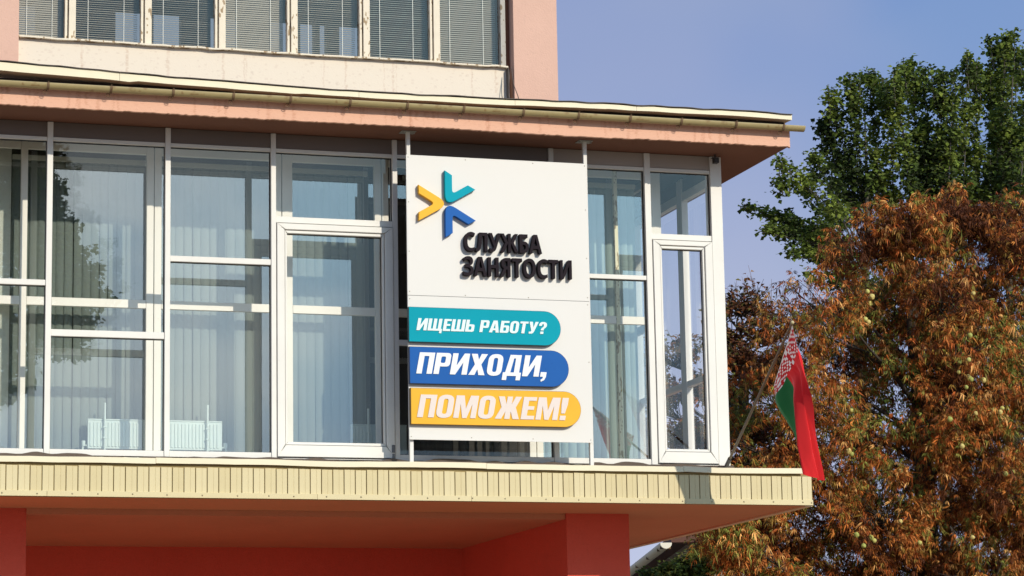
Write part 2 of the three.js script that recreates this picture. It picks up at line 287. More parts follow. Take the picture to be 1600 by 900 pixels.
// second row of windows half a metre inside
{
  const z0 = -1.2, z1 = -1.15, yb = 4.40, yt = 7.37, g = -1.175;
  const pairs = [[-8.4, -8.27], [-6.193, -6.05], [-5.0, -4.79], [-3.98, -3.84], [-2.45, -2.31], [-1.14, -1.03]];
  for (const [a, b] of pairs) { const c = (a + b) / 2; mesh('inner_post', b - a < 0.115 ? [rbox(a, b, yb, yt, z0, z1)] : [rbox(a, c - 0.004, yb, yt, z0, z1), rbox(c + 0.004, b, yb, yt, z0 + 0.005, z1 - 0.004)], M.inWhite, B); }
  mesh('inner_post', [rbox(-7.368, -7.305, yb, yt, z0, z1)], M.inWhite, B);
  const thin = mesh('inner_post', [rbox(-1.525, -1.487, yb, yt, z0, z1)], std(0.72, 0.70, 0.48, 0.8, { map: rep(peelMap, 1.6, 0.8) }), B);
  const cuts = [-8.4, -7.305, -6.05, -4.79, -3.84, -2.31, -1.487, -1.03], starts = [-8.27, -7.305, -6.05, -4.79, -3.84, -2.31, -1.487], ends = [-7.368, -6.193, -5.0, -3.98, -2.45, -1.525, -1.14];
  starts.forEach((s, i) => {
    const e = ends[i], w = mesh('inner_window', rbox(s + 0.001, e - 0.001, yb - 0.03, 4.45, z0 + 0.003, z1 - 0.003), M.inWhite, B);
    for (const [a, b] of [[5.826, 5.905], [7.30, yt]]) mesh('rail', rbox(s + 0.001, e - 0.001, a, b, z0 + 0.003, z1 - 0.003), M.inWhite, w);
    for (const [a, b] of [[4.45, 5.826], [5.905, 7.30]]) pane(s + 0.001, e - 0.001, a, b, g, M.glassIn, w);
  });
  mesh('inner_sill', box(-8.45, -0.67, 4.331, 4.369, -1.26, -0.67), M.inWhite, B);
  // inner row turns the corner
  const zs = [[-1.202, -2.2], [-2.3, -3.3], [-3.4, -4.4]];
  for (const [a, b] of zs) {
    mesh('inner_post', rbox(-1.08, -1.03, yb, yt, b - 0.1, b), M.inWhite, B);
    const w = mesh('inner_window', rbox(-1.077, -1.033, yb - 0.03, 4.45, b + 0.001, a - 0.001), M.inWhite, B);
    for (const [p, q] of [[5.826, 5.905], [7.30, yt]]) mesh('rail', rbox(-1.077, -1.033, p, q, b + 0.001, a - 0.001), M.inWhite, w);
    for (const [p, q] of [[4.45, 5.826], [5.905, 7.30]]) { const m = mesh('pane', new THREE.PlaneGeometry(a - b, q - p), M.glassIn, w); m.rotation.y = Math.PI / 2; m.position.set(-1.055, (p + q) / 2, (a + b) / 2); }
  }
}
// roof of the glazed floor: slab, plastered edge, cap sheets, gutter
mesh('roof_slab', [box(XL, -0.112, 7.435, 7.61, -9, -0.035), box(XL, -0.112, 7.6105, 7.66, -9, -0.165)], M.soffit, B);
{
  const r = rngOf(31), s = new THREE.Shape(), x0 = -9, x1 = -0.105; s.moveTo(x0, 7.61); s.lineTo(x0, 7.43);
  for (let x = x0 + 0.02; x < x1 - 0.01; x += 0.012 + r() * 0.03) s.lineTo(x, 7.426 + (r() - 0.5) * 0.009 + (noise3(x * 1.4, 5, 5) - 0.5) * 0.012); s.lineTo(x1, 7.424); s.lineTo(x1, 7.61);
  const g = new THREE.ExtrudeGeometry(s, { depth: 0.028, bevelEnabled: true, bevelThickness: 0.004, bevelSize: 0.003, bevelSegments: 1 }); g.translate(0, 0, -0.032);
  mesh('roof_edge', metres(g), M.salmon, B);
  mesh('shade_board', box(XL, -0.108, 7.613, 7.70, -0.16, -0.12), M.dark, B);  // dark board stands in for the shadow under the roof cap
  const top = [[-9, 7.83], [-7.71, 7.811], [-7.142, 7.795], [-6.653, 7.778], [-6.187, 7.757], [-5.09, 7.735], [-4.607, 7.728], [-4.056, 7.727], [-2.933, 7.735], [-2.295, 7.749], [-1.453, 7.748], [-0.66, 7.753], [-0.06, 7.746]];
  const ht = (x) => { for (let i = 0; i + 1 < top.length; i++) if (x <= top[i + 1][0]) { const t = (x - top[i][0]) / (top[i + 1][0] - top[i][0]); return top[i][1] + (top[i + 1][1] - top[i][1]) * Math.max(0, t); } return 7.746; };
  const hh = (x) => (x < -6.5 ? 0.075 : x < -5 ? 0.058 : x < -2 ? 0.05 : 0.046);
  for (const [a, b] of [[-9, -6.643], [-6.64, -4.42], [-4.417, -2.905], [-2.902, -1.685], [-1.682, -0.075]]) {
    const n = 26, g2 = new THREE.BoxGeometry(b - a, 1, 0.3, n, 1, 1); g2.translate((a + b) / 2, 0, -0.147); const p = g2.attributes.position;
    for (let i = 0; i < p.count; i++) { const x = p.getX(i), t = p.getY(i) > 0, back = p.getZ(i) < -0.1; p.setY(i, ht(x) + (noise3(x * 4, 8, 8) - 0.5) * 0.006 - (t ? 0 : hh(x)) + (back ? 0.012 : 0)); }
    g2.computeVertexNormals(); mesh('roof_cap', metres(g2), M.trim, B);
    const g3 = new THREE.BoxGeometry(b - a, 0.006, 0.34, n, 1, 1); g3.translate((a + b) / 2, 0, -0.15); const q = g3.attributes.position;
    for (let i = 0; i < q.count; i++) { const x = q.getX(i); q.setY(i, ht(x) + 0.008 + q.getY(i) + (noise3(x * 6, 2, 8) - 0.5) * 0.012 + (q.getZ(i) < -0.1 ? 0.012 : 0)); }
    g3.computeVertexNormals(); mesh('roofing_sheet', metres(g3), M.roofing, B);
  }
  mesh('roof_deck', box(XL, -0.13, 7.661, 7.70, -9, -0.165), M.roofing, B);
  // half-round gutter
  const R = 0.05, prof = (rr, t) => { const q = new THREE.Shape(); q.absarc(0, 0, rr, Math.PI, 2 * Math.PI, false); q.lineTo(rr - t, 0); q.absarc(0, 0, rr - t, 2 * Math.PI, Math.PI, true); q.closePath(); return q; };
  const run = (rr, t, a, b) => { const q = new THREE.ExtrudeGeometry(prof(rr, t), { depth: b - a, bevelEnabled: false, curveSegments: 18 }); q.rotateY(Math.PI / 2); q.translate(a, 7.617, 0.075); return q; };
  const joints = [-9, -7.46, -6.4, -5.3, -4.26, -2.62, -1.35, 0.012];
  const gut = mesh('gutter', joints.slice(0, -1).map((a, i) => metres(run(R + (i % 2) * 0.0012, 0.0025, a, joints[i + 1] + (i < 6 ? 0.03 : 0)))), M.gutter, B);
  mesh('end_cap', metres(new THREE.CircleGeometry(R - 0.001, 16, Math.PI, Math.PI).rotateY(Math.PI / 2).translate(0.0115, 7.617, 0.075)), M.gutter, gut);
  for (const x of [-7.83, -7.295, -6.734, -6.172, -5.62, -5.09, -4.53, -3.985, -3.44, -2.856, -2.31, -1.79, -1.27, -0.708, -0.213]) {
    const band = run(R + 0.006, 0.004, x - 0.011, x + 0.011), ring = new THREE.TorusGeometry(0.017, 0.0035, 5, 12).translate(x - 0.02, 7.548, 0.06), bolt = new THREE.CylinderGeometry(0.005, 0.005, 0.02, 6).rotateX(Math.PI / 2).translate(x, 7.625, 0.13);
    mesh('bracket', [metres(band), metres(ring), metres(bolt), box(x - 0.01, x + 0.01, 7.614, 7.622, -0.03, 0.125)], M.rust, gut);
  }
}
// upper storey, set back
{
  const zw = -1.5;
  mesh('parapet', box(-7.374, -2.503, 7.70, 8.452, -1.75, zw), M.beige, B);
  mesh('wall_pier', [rbox(-2.455, -1.99, 7.70, 12.5, -7.3, -1.42, 0.006)], M.salmonWall, B);
  mesh('wall_pier', [rbox(-9, -7.376, 7.70, 12.5, -7.3, -1.42, 0.006)], M.salmonWall, B);
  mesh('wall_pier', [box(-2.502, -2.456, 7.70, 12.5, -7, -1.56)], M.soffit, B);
  mesh('upper_wall', [box(-7.374, -2.458, 10.3, 12.5, -1.75, zw)], M.salmonWall, B);
  mesh('room_floor', box(-7.374, -2.503, 8.2, 8.40, -7, -1.76), M.floorIn, B);
  mesh('room_ceiling', box(-7.374, -2.503, 10.8, 10.95, -7, -1.76), M.room, B);
  // back wall with its own windows, light comes through them
  const op = [[-7.1, -6.5], [-5.58, -5.26], [-5.13, -4.80], [-4.45, -4.1], [-3.72, -3.42], [-3.36, -3.18], [-3.12, -3.03], [-2.88, -2.62]], by = [9.1, 10.39], solid = [[-7.374, op[0][0]]];
  op.forEach((o, i) => solid.push([o[1], i + 1 < op.length ? op[i + 1][0] : -2.503]));
  for (const [a, b] of op) mesh('back_window', new THREE.PlaneGeometry(b - a, by[1] - by[0]).translate((a + b) / 2, (by[0] + by[1]) / 2, -7.08), new THREE.MeshPhysicalMaterial({ color: new THREE.Color().setRGB(0.62, 0.62, 0.5), roughness: 0, transmission: 1, thickness: 0, ior: 1.5 }), B);
  mesh('room_wall', [box(-7.374, -2.503, 8.4, by[0], -7.15, -7), box(-7.374, -2.503, by[1], 10.8, -7.15, -7), ...solid.map(([a, b]) => box(a, b, by[0], by[1], -7.15, -7))], M.room, B);
  const m = [-6.927, -6.195, -5.469, -4.75, -4.018, -3.294], zf = -1.53;
  const p0 = [-7.376, ...m.map((x) => x + 0.103)], p1 = [...m, -2.557];
  for (const x of m) { mesh('mullion', [rbox(x, x + 0.024, 8.456, 10.3, zf - 0.07, zf, 0.003), rbox(x + 0.036, x + 0.103, 8.456, 10.3, zf - 0.07, zf + 0.012, 0.004)], M.wood, B); mesh('mullion_joint', box(x + 0.0245, x + 0.0355, 8.456, 10.3, zf - 0.07, zf - 0.03), M.dark, B); }
  mesh('mullion', [rbox(-2.556, -2.5035, 8.456, 10.3, zf - 0.07, zf + 0.005, 0.004)], std(0.42, 0.40, 0.37, 0.8, { map: rep(peelMap, 1.1, 0.55) }), B);
  p0.forEach((a, i) => {
    const b = p1[i], w = mesh('window', [rbox(a + 0.0005, b - 0.0005, 8.4565, 8.478, zf - 0.06, zf - 0.012, 0.003), rbox(a + 0.0005, b - 0.0005, 10.26, 10.3, zf - 0.06, zf - 0.012, 0.003)], M.wood, B);
    pane(a, b, 8.478, 10.26, zf - 0.045, M.glass, w);
  });
  const g = new THREE.BoxGeometry(4.87, 0.016, 0.13, 120, 1, 1).translate(-4.94, 8.458, -1.515), p = g.attributes.position; for (let i = 0; i < p.count; i++) p.setY(i, p.getY(i) + (noise3(p.getX(i) * 8, 6, 1) - 0.5) * 0.012);
  g.computeVertexNormals(); mesh('window_sill', metres(g), M.wood, B);
  mesh('pier_strip', [box(-2.512, -2.504, 7.76, 8.44, -1.52, -1.43)], M.roofing, B);  // thin dark strip beside the pier
}
// ---------------------------------------------------------------- blinds and radiators behind the glass
function venetian(x0, x1, tiltDeg, label, dark) {
  const t = thing('venetian_blind', label, 'blind', [(x0 + x1) / 2, 10.2, -1.66], 'venetian blinds in the upper windows'), w = x1 - x0 - 0.03, r = rngOf(Math.round(x0 * -100)), L = [];
  for (let y = -0.03; y > -1.72; y -= 0.0215) { const g = new THREE.BoxGeometry(w, 0.0009, 0.0255); g.rotateX(THREE.MathUtils.degToRad(tiltDeg + (r() - 0.5) * 5)); g.rotateZ((r() - 0.5) * 0.004); g.translate(0, y, 0); L.push(metres(g)); }
  const s = mesh('slats', L, std(dark * 1.15, dark * 1.04, dark * 0.82, 0.65), t); s.userData.kind = 'stuff';
  mesh('head_rail', rbox(-w / 2, w / 2, -0.02, 0.02, -0.015, 0.015), M.inWhite, t); mesh('bottom_rail', rbox(-w / 2, w / 2, -1.738, -1.722, -0.014, 0.014), M.inWhite, t);
  for (const k of [-0.3, 0.28]) mesh('cord', box(k * w - 0.0022, k * w + 0.0022, -1.73, 0, 0.0142, 0.0168), M.inWhite, t);
}
{
  const m = [-6.927, -6.195, -5.469, -4.75, -4.018, -3.294], p0 = [-7.376, ...m.map((x) => x + 0.103)], p1 = [...m, -2.557];
  const lab = ['closed grey venetian blind in the upper window beside the far pink pier', 'half open venetian blind second along the upper windows', 'wide open venetian blind third along the upper windows, pale bar behind it', 'closed grey venetian blind in the middle upper window', 'open venetian blind with a pale post behind it, fifth upper window', 'open venetian blind with bright panes behind it, sixth upper window', 'closed grey venetian blind in the upper window next to the roof edge pier'];
  p0.forEach((a, i) => venetian(a, p1[i], [58, 27, 24, 56, 28, 26, 50][i], lab[i], [0.26, 0.30, 0.32, 0.27, 0.3, 0.3, 0.25][i]));
}
function vertical(x0, x1, z, label, turn, col, seed, gap = 0) {
  const t = thing('vertical_blind', label, 'blind', [x0, 7.28, z], 'vertical strip blinds behind the large windows'), r = rngOf(seed);
  mesh('head_rail', rbox(0, x1 - x0, -0.03, 0.02, -0.02, 0.02), M.inWhite, t);
  const mats = [0, 1, 2].map(() => 0), one = std(...col, 0.95, { side: THREE.DoubleSide }); mats.fill(one);
  const g = (() => { const s = new THREE.CylinderGeometry(0.075, 0.075, 2.78, 6, 1, true, -0.63, 1.26); s.translate(0, -1.42, -0.065); return metres(s); })();
  const back = (() => { const s = new THREE.CylinderGeometry(0.0742, 0.0742, 2.78, 6, 1, true, -0.63, 1.26); s.scale(1, 1, 1); s.translate(0, -1.42, -0.0645); return metres(s); })();
  const both = mergeGeometries([g, back]);
  for (let x = 0.045; x < x1 - x0 - 0.03; x += 0.083) { if (r() < gap) continue; const s = mesh('slat', both, mats[Math.floor(r() * 3)], t); s.position.x = x + (r() - 0.5) * 0.006; s.rotation.y = turn + (r() - 0.5) * 0.28; s.rotation.z = (r() - 0.5) * 0.003; }
}
vertical(-7.42, -6.14, -1.42, 'grey strip blind behind the window with the tree reflected in it', 0.16, [0.20, 0.225, 0.205], 5);
vertical(-6.12, -4.95, -1.42, 'grey strip blind behind the second window from the tree reflection', 0.16, [0.20, 0.225, 0.205], 6);
vertical(-4.93, -3.98, -1.42, 'grey strip blind behind the wide opening window beside the sign', 0.16, [0.20, 0.225, 0.205], 7);
vertical(-2.3, -1.2, -1.42, 'pale green strip blind behind the window between sign and corner', -0.5, [0.30, 0.37, 0.33], 8);
vertical(-3.6, -2.5, -1.5, 'dim strip blind hanging behind the foot of the sign', 0.9, [0.05, 0.05, 0.047], 11);
function radiator(x0, x1, label, valve, pipe) {
  const y0 = 4.515, y1 = 4.782, z = -1.27, t = thing('radiator', label, 'radiator', [x0, y0, z], 'white panel radiators between the window layers'), w = x1 - x0, h = y1 - y0, L = [rbox(0, w, 0, h, -0.05, -0.006, 0.006)];
  const mt = std(0.66, 0.72, 0.67, 0.5);
  const body = mesh('panel', L, mt, t), rib = rbox(-0.011, 0.011, 0.02, h - 0.02, -0.012, 0.004, 0.005);
  for (let x = 0.03; x < w - 0.02; x += 0.0335) mesh('rib', rib, mt, body).position.x = x;
  mesh('top_grille', rbox(0, w, h, h + 0.012, -0.055, 0.0, 0.003), mt, t);
  mesh('bracket', [box(0.08, 0.11, -0.1, 0, -0.045, -0.02), box(w - 0.11, w - 0.08, -0.1, 0, -0.045, -0.02)], mt, t);
  if (valve !== null) mesh('valve', [tube([V(valve, 0.03, -0.03), V(valve + Math.sign(valve - 0.1) * 0.03, 0.03, -0.03), V(valve + Math.sign(valve - 0.1) * 0.034, -0.1, -0.03)], 0.01, 0.01, 8), metres(new THREE.CylinderGeometry(0.018, 0.018, 0.05, 10).translate(valve + Math.sign(valve - 0.1) * 0.03, 0.05, -0.03))], mt, t);
  const p = mesh('riser_pipe', metres(new THREE.CylinderGeometry(0.0105, 0.0105, 0.52, 10).translate(pipe - x0, 0.165, 0.03)), mt, t);
  for (const y of [0.1, 0.2]) mesh('clip', rbox(pipe - x0 - 0.016, pipe - x0 + 0.016, y - 0.008, y + 0.008, 0.0, 0.046, 0.003), mt, p);
}
radiator(-6.709, -6.17, 'white radiator with pipe behind the window with the tree reflected in it', -0.005, -6.556);
radiator(-6.02, -5.446, 'white radiator with pipe behind the second window from the tree reflection', 0.579, -5.592);
radiator(-4.198, -3.65, 'shaded radiator behind the wide opening window beside the sign', null, -4.038);

// ---------------------------------------------------------------- sign board
const S = thing('sign_board', 'white job centre sign board with three coloured banners under a roof edge', 'sign', [-3.919, 4.523, -0.2]); S.scale.setScalar(0.9967);
{
  const sx = -3.897, sy = 4.533, L = (x) => x - sx, H = (y) => y - sy;
  const wh = std(0.655, 0.635, 0.61, 0.6, { map: rep(soft, 0.5) }), alu = std(0.30, 0.29, 0.27, 0.6);
  mesh('panel', rbox(0, 1.79, H(5.8845), H(7.222), -0.004, 0, 0.0015), wh, S);
  mesh('panel', rbox(0.0015, 1.7875, 0, H(5.881), -0.004, 0.0006, 0.0015), wh, S);
  mesh('added_backing', box(0.003, 1.787, 0.004, H(7.218), -0.0075, -0.0045), std(0.09, 0.09, 0.095, 0.7), S);  // unseen dark sheet, added to dim the reflection and bounce behind the sign
  mesh('frame', [box(0.02, 1.77, 0.03, 0.06, -0.03, -0.008), box(0.02, 1.77, 1.33, 1.36, -0.03, -0.008), box(0.02, 1.77, 2.62, 2.65, -0.03, -0.008)], alu, S);
  for (const x of [0.012, 1.77]) {
    const p = mesh('post', rbox(x + 0.003, x + 0.039, H(4.30), H(7.453), -0.075, -0.034, 0.003), wh, S);
    for (const [y, d] of [[4.296, 0], [4.3 - 0.004 + 3.151, 0]]) mesh('base_plate', box(x - 0.05, x + 0.09, H(y), H(y) + 0.005, -0.11, 0.01), alu, p);
    for (const k of [-0.035, 0.075]) mesh('bolt', new THREE.CylinderGeometry(0.008, 0.008, 0.016, 6), alu, p).position.set(x + k, H(7.439), -0.02);
  }
  const rv = metres(new THREE.SphereGeometry(0.005, 8, 4, 0, 6.3, 0, 1.57).rotateX(Math.PI / 2)), rm = std(0.3, 0.26, 0.2, 0.5);
  for (const [x, y] of [[0.02, 7.2], [0.58, 7.2], [1.25, 7.2], [1.77, 7.2], [0.02, 6.77], [1.77, 6.77], [0.02, 6.3], [1.77, 6.3], [0.02, 5.92], [0.02, 5.85], [0.56, 5.9], [1.18, 5.9], [1.77, 5.92], [1.77, 5.85], [1.77, 5.3], [0.02, 4.56], [0.6, 4.56], [1.2, 4.56], [1.77, 4.56]]) mesh('rivet', rv, rm, S).position.set(x, H(y), 0.0006);
  // star of three bent arms
  const ext = (shape, d, bev = 0.003) => { const g = new THREE.ExtrudeGeometry(shape, { depth: d - bev * 2, bevelEnabled: true, bevelThickness: bev, bevelSize: bev, bevelSegments: 1, curveSegments: 10 }); return metres(g.translate(0, 0, bev)); };
    const arm = (a1, a2) => { // outline of a V-shaped stroke with a rounded elbow
    const hw = 0.0325, mid = ((a1 + a2) / 2), off = 0.043, R = 0.29, E = V(Math.cos(mid) * off, Math.sin(mid) * off, 0), d1 = V(Math.cos(a1), Math.sin(a1), 0), d2 = V(Math.cos(a2), Math.sin(a2), 0);
    const n1 = V(d1.y, -d1.x, 0), n2 = V(-d2.y, d2.x, 0); // point to the inner side when a1 > a2
    const s = new THREE.Shape(), at = (p) => [p.x, p.y];
    const A = d1.clone().multiplyScalar(R - 0.045).add(E), C = d2.clone().multiplyScalar(R - 0.045).add(E), up = 0.035;
    s.moveTo(...at(A.clone().addScaledVector(n1, -hw).addScaledVector(d1, up))); s.lineTo(...at(A.clone().addScaledVector(n1, hw).addScaledVector(d1, -up * 0.2)));
    const inner = E.clone().add(V(Math.cos(mid), Math.sin(mid), 0).multiplyScalar(hw / Math.sin(Math.abs(a1 - a2) / 2))), i1 = inner.clone().addScaledVector(d1, 0.05), i2 = inner.clone().addScaledVector(d2, 0.05);
    s.lineTo(...at(i1)); s.quadraticCurveTo(inner.x, inner.y, i2.x, i2.y);
    s.lineTo(...at(C.clone().addScaledVector(n2, hw).addScaledVector(d2, -up * 0.2))); s.lineTo(...at(C.clone().addScaledVector(n2, -hw).addScaledVector(d2, up)));
    const o = E.clone().sub(V(Math.cos(mid), Math.sin(mid), 0).multiplyScalar(hw / Math.sin(Math.abs(a1 - a2) / 2))), o1 = o.clone().addScaledVector(d1, 0.115), o2 = o.clone().addScaledVector(d2, 0.115);
    s.lineTo(...at(o2)); s.quadraticCurveTo(o.x, o.y, o1.x, o1.y); s.closePath(); return s;
  };
  const D = Math.PI / 180, TE = [0.0, 0.30, 0.39], BL = [0.016, 0.105, 0.37], YE = [0.80, 0.43, 0.045];
  for (const [a, b, c] of [[90, 30, TE], [210, 150, YE], [-30, -90, BL]]) {
    const g = ext(arm(a * D, b * D), 0.048), m = mesh('logo_arm', g, M.white, S);
    m.material = new THREE.MeshPhysicalMaterial({ color: new THREE.Color().setRGB(...c), roughness: 0.7, specularIntensity: 0.3 }); m.position.set(L(-3.522), H(6.757), 0.004);
  }
  // raised dark lettering
  const font = await new FontLoader().loadAsync('fonts/droid/droid_sans_bold.typeface.json');
  const ink = new THREE.MeshPhysicalMaterial({ color: new THREE.Color().setRGB(0.014, 0.009, 0.013), roughness: 0.8, specularIntensity: 0.35 });
  const word = (text, x0, x1, y0, y1) => {
    let pen = 0; const gl = [];
    for (const ch of text) { const sh = font.generateShapes(ch, 1), ha = font.data.glyphs[ch].ha / font.data.resolution; gl.push([sh, pen]); pen += ha; }
    font.cap ??= (() => { const g = new THREE.ShapeGeometry(font.generateShapes('Н', 1)); g.computeBoundingBox(); return g.boundingBox.max.y; })(); const cap = font.cap, sxk = (x1 - x0) / (pen - 0.06), syk = (y1 - y0) / (cap * 1.0);
    for (const [sh, p] of gl) {
      const g = new THREE.ExtrudeGeometry(sh, { depth: 1, bevelEnabled: false, curveSegments: 8 }); g.scale(sxk * 1.03, syk, 0.055);
      mesh('letter', metres(g), ink, S).position.set(L(x0 + (p - 0.03) * sxk), H(y0), 0.003);
    }
  };
  word('СЛУЖБА', -3.362, -2.598, 6.316, 6.495);
  word('ЗАНЯТОСТИ', -3.372, -2.288, 6.082, 6.262);
  // banners
  const P2 = (a) => { const s = new THREE.Shape(); a.forEach(([x, y], i) => (i ? s.lineTo(x, y) : s.moveTo(x, y))); s.closePath(); return s; };
  const rr = (x0, y0, x1, y1, r, T = THREE.Shape) => { const s = new T(), q = Math.min(r, (x1 - x0) / 2, (y1 - y0) / 2); s.moveTo(x0 + q, y0); s.lineTo(x1 - q, y0); s.quadraticCurveTo(x1, y0, x1, y0 + q); s.lineTo(x1, y1 - q); s.quadraticCurveTo(x1, y1, x1 - q, y1); s.lineTo(x0 + q, y1); s.quadraticCurveTo(x0, y1, x0, y1 - q); s.lineTo(x0, y0 + q); s.quadraticCurveTo(x0, y0, x0 + q, y0); return s; };
  const poly = (pts) => { const h = new THREE.Path(); pts.forEach(([x, y], i) => (i ? h.lineTo(x, y) : h.moveTo(x, y))); h.closePath(); return h; };
  const s = 0.215, h = 0.165;
  const bowl = (w, y0, y1, top) => { // stem with a bowl on the right between y0 and y1
    const q = new THREE.Shape(), r = 0.16; q.moveTo(0, 0); if (y0 === 0) { q.lineTo(w - r, 0); q.quadraticCurveTo(w, 0, w, r); } else { q.lineTo(s, 0); q.lineTo(s, y0); q.lineTo(w - r, y0); q.quadraticCurveTo(w, y0, w, y0 + r); }
    q.lineTo(w, y1 - r); q.quadraticCurveTo(w, y1, w - r, y1); if (y1 < 1) { q.lineTo(s, y1); if (top) { q.lineTo(s, 1 - h); q.lineTo(top, 1 - h); q.lineTo(top, 1); } else q.lineTo(s, 1); } q.lineTo(0, 1); q.closePath();
    q.holes.push(rr(s, y0 + h, w - s + 0.015, y1 - h, 0.07, THREE.Path)); return q;
  };
  const G = {
    'П': [0.62, [P2([[0, 0], [0, 1], [0.62, 1], [0.62, 0], [0.62 - s, 0], [0.62 - s, 1 - h], [s, 1 - h], [s, 0]])]],
    'Р': [0.6, [bowl(0.6, 0.36, 1)]], 'Ь': [0.6, [bowl(0.6, 0, 0.62)]], 'Б': [0.6, [bowl(0.6, 0, 0.62, 0.56)]],
    'И': [0.68, [P2([[0, 0], [0, 1], [s, 1], [s, 0.42], [0.68 - s, 1], [0.68, 1], [0.68, 0], [0.68 - s, 0], [0.68 - s, 0.58], [s, 0]])]],
    'Х': [0.66, [P2([[0, 0], [0.2, 0.5], [0, 1], [0.25, 1], [0.33, 0.72], [0.41, 1], [0.66, 1], [0.46, 0.5], [0.66, 0], [0.41, 0], [0.33, 0.28], [0.25, 0]])]],
    'О': [0.6, [(() => { const q = rr(0, -0.015, 0.6, 1.015, 0.3); q.holes.push(rr(s, h, 0.6 - s, 1 - h, 0.09, THREE.Path)); return q; })()]],
    'Д': [0.74, [(() => { const q = P2([[0, -0.2], [0, h], [0.09, h], [0.2, 1], [0.66, 1], [0.66, h], [0.74, h], [0.74, -0.2], [0.56, -0.2], [0.56, 0], [0.18, 0], [0.18, -0.2]]); q.holes.push(poly([[0.3, h], [0.37, 1 - h], [0.66 - s, 1 - h], [0.66 - s, h]])); return q; })()]],
    'М': [0.84, [P2([[0, 0], [0, 1], [0.3, 1], [0.42, 0.42], [0.54, 1], [0.84, 1], [0.84, 0], [0.64, 0], [0.64, 0.62], [0.5, 0], [0.34, 0], [0.2, 0.62], [0.2, 0]])]],
    'Ж': [0.92, [P2([[0, 0], [0.19, 0.52], [0.02, 1], [0.25, 1], [0.36, 0.66], [0.36, 1], [0.56, 1], [0.56, 0.66], [0.67, 1], [0.9, 1], [0.73, 0.52], [0.92, 0], [0.68, 0], [0.56, 0.34], [0.56, 0], [0.36, 0], [0.36, 0.34], [0.24, 0]])]],
    'Е': [0.5, [P2([[0, 0], [0, 1], [0.5, 1], [0.5, 1 - h], [s, 1 - h], [s, 0.59], [0.45, 0.59], [0.45, 0.43], [s, 0.43], [s, h], [0.5, h], [0.5, 0]])]],
    'Ш': [0.9, [P2([[0, 0], [0, 1], [s, 1], [s, h], [0.345, h], [0.345, 1], [0.555, 1], [0.555, h], [0.9 - s, h], [0.9 - s, 1], [0.9, 1], [0.9, 0]])]],
    'Щ': [0.98, [P2([[0, 0], [0, 1], [s, 1], [s, h], [0.345, h], [0.345, 1], [0.555, 1], [0.555, h], [0.9 - s, h], [0.9 - s, 1], [0.9, 1], [0.9, h], [0.98, h], [0.98, -0.2], [0.82, -0.2], [0.82, 0]])]],
    'А': [0.68, [(() => { const q = P2([[0, 0], [0.2, 1], [0.48, 1], [0.68, 0], [0.46, 0], [0.43, 0.19], [0.25, 0.19], [0.22, 0]]); q.holes.push(poly([[0.275, 0.34], [0.34, 0.76], [0.405, 0.34]])); return q; })()]],
    'Т': [0.56, [P2([[0.28 - s / 2, 0], [0.28 - s / 2, 1 - h], [0, 1 - h], [0, 1], [0.56, 1], [0.56, 1 - h], [0.28 + s / 2, 1 - h], [0.28 + s / 2, 0]])]],
    'У': [0.64, [P2([[0.06, 0], [0.06, h], [0.16, h], [0.22, 0.24], [0, 1], [0.23, 1], [0.33, 0.52], [0.42, 1], [0.64, 1], [0.42, 0.2], [0.36, 0.06], [0.27, 0]])]],
    '?': [0.54, [P2([[0.17, 0.3], [0.17, 0.4], [0.22, 0.5], [0.33, 0.62], [0.33, 0.76], [0.3, 0.84], [0.23, 0.84], [0.2, 0.76], [0.2, 0.68], [0, 0.68], [0, 0.8], [0.06, 0.94], [0.17, 1.01], [0.37, 1.01], [0.49, 0.93], [0.54, 0.8], [0.54, 0.66], [0.47, 0.53], [0.37, 0.42], [0.37, 0.3]]), P2([[0.16, 0], [0.16, 0.2], [0.38, 0.2], [0.38, 0]])]],
    '!': [0.26, [P2([[0.05, 0.3], [0.01, 0.7], [0.01, 1], [0.25, 1], [0.25, 0.7], [0.19, 0.3]]), P2([[0.02, 0], [0.02, 0.2], [0.24, 0.2], [0.24, 0]])]],
    ',': [0.24, [P2([[0, 0], [0, 0.22], [0.24, 0.22], [0.24, 0], [0.19, -0.16], [0.06, -0.24], [0.04, -0.14], [0.11, -0.09], [0.12, 0]])]],
    ' ': [0.26, []],
  };
  const bann = (x0, x1, y0, y1, c, text, tx0, tx1, ty0, ty1, lc) => {
    const q = new THREE.Shape(), R = (y1 - y0) / 2; q.moveTo(L(x0), H(y0)); q.lineTo(L(x1) - R, H(y0)); q.absarc(L(x1) - R, H(y0) + R, R, -Math.PI / 2, Math.PI / 2, false); q.lineTo(L(x0), H(y1)); q.closePath();
    const edge = mesh('banner', metres(new THREE.ExtrudeGeometry(q, { depth: 0.044, bevelEnabled: false, curveSegments: 24 })), std(c[0] * 0.2 + 0.012, c[1] * 0.2 + 0.01, c[2] * 0.2 + 0.01, 0.6), S); edge.position.z = 0.002;  // sides are a darkened copy of the face colour, painted as shade
    const q2 = new THREE.Shape(), e = 0.004; q2.moveTo(L(x0) + e, H(y0) + e); q2.lineTo(L(x1) - R, H(y0) + e); q2.absarc(L(x1) - R, H(y0) + R, R - e, -Math.PI / 2, Math.PI / 2, false); q2.lineTo(L(x0) + e, H(y1) - e); q2.closePath();
    mesh('banner_face', metres(new THREE.ExtrudeGeometry(q2, { depth: 0.004, bevelEnabled: false, curveSegments: 24 }).translate(0, 0, 0.0445)), new THREE.MeshPhysicalMaterial({ color: new THREE.Color().setRGB(...c), roughness: 0.7, specularIntensity: 0.25, map: rep(speck, 1.1) }), edge);
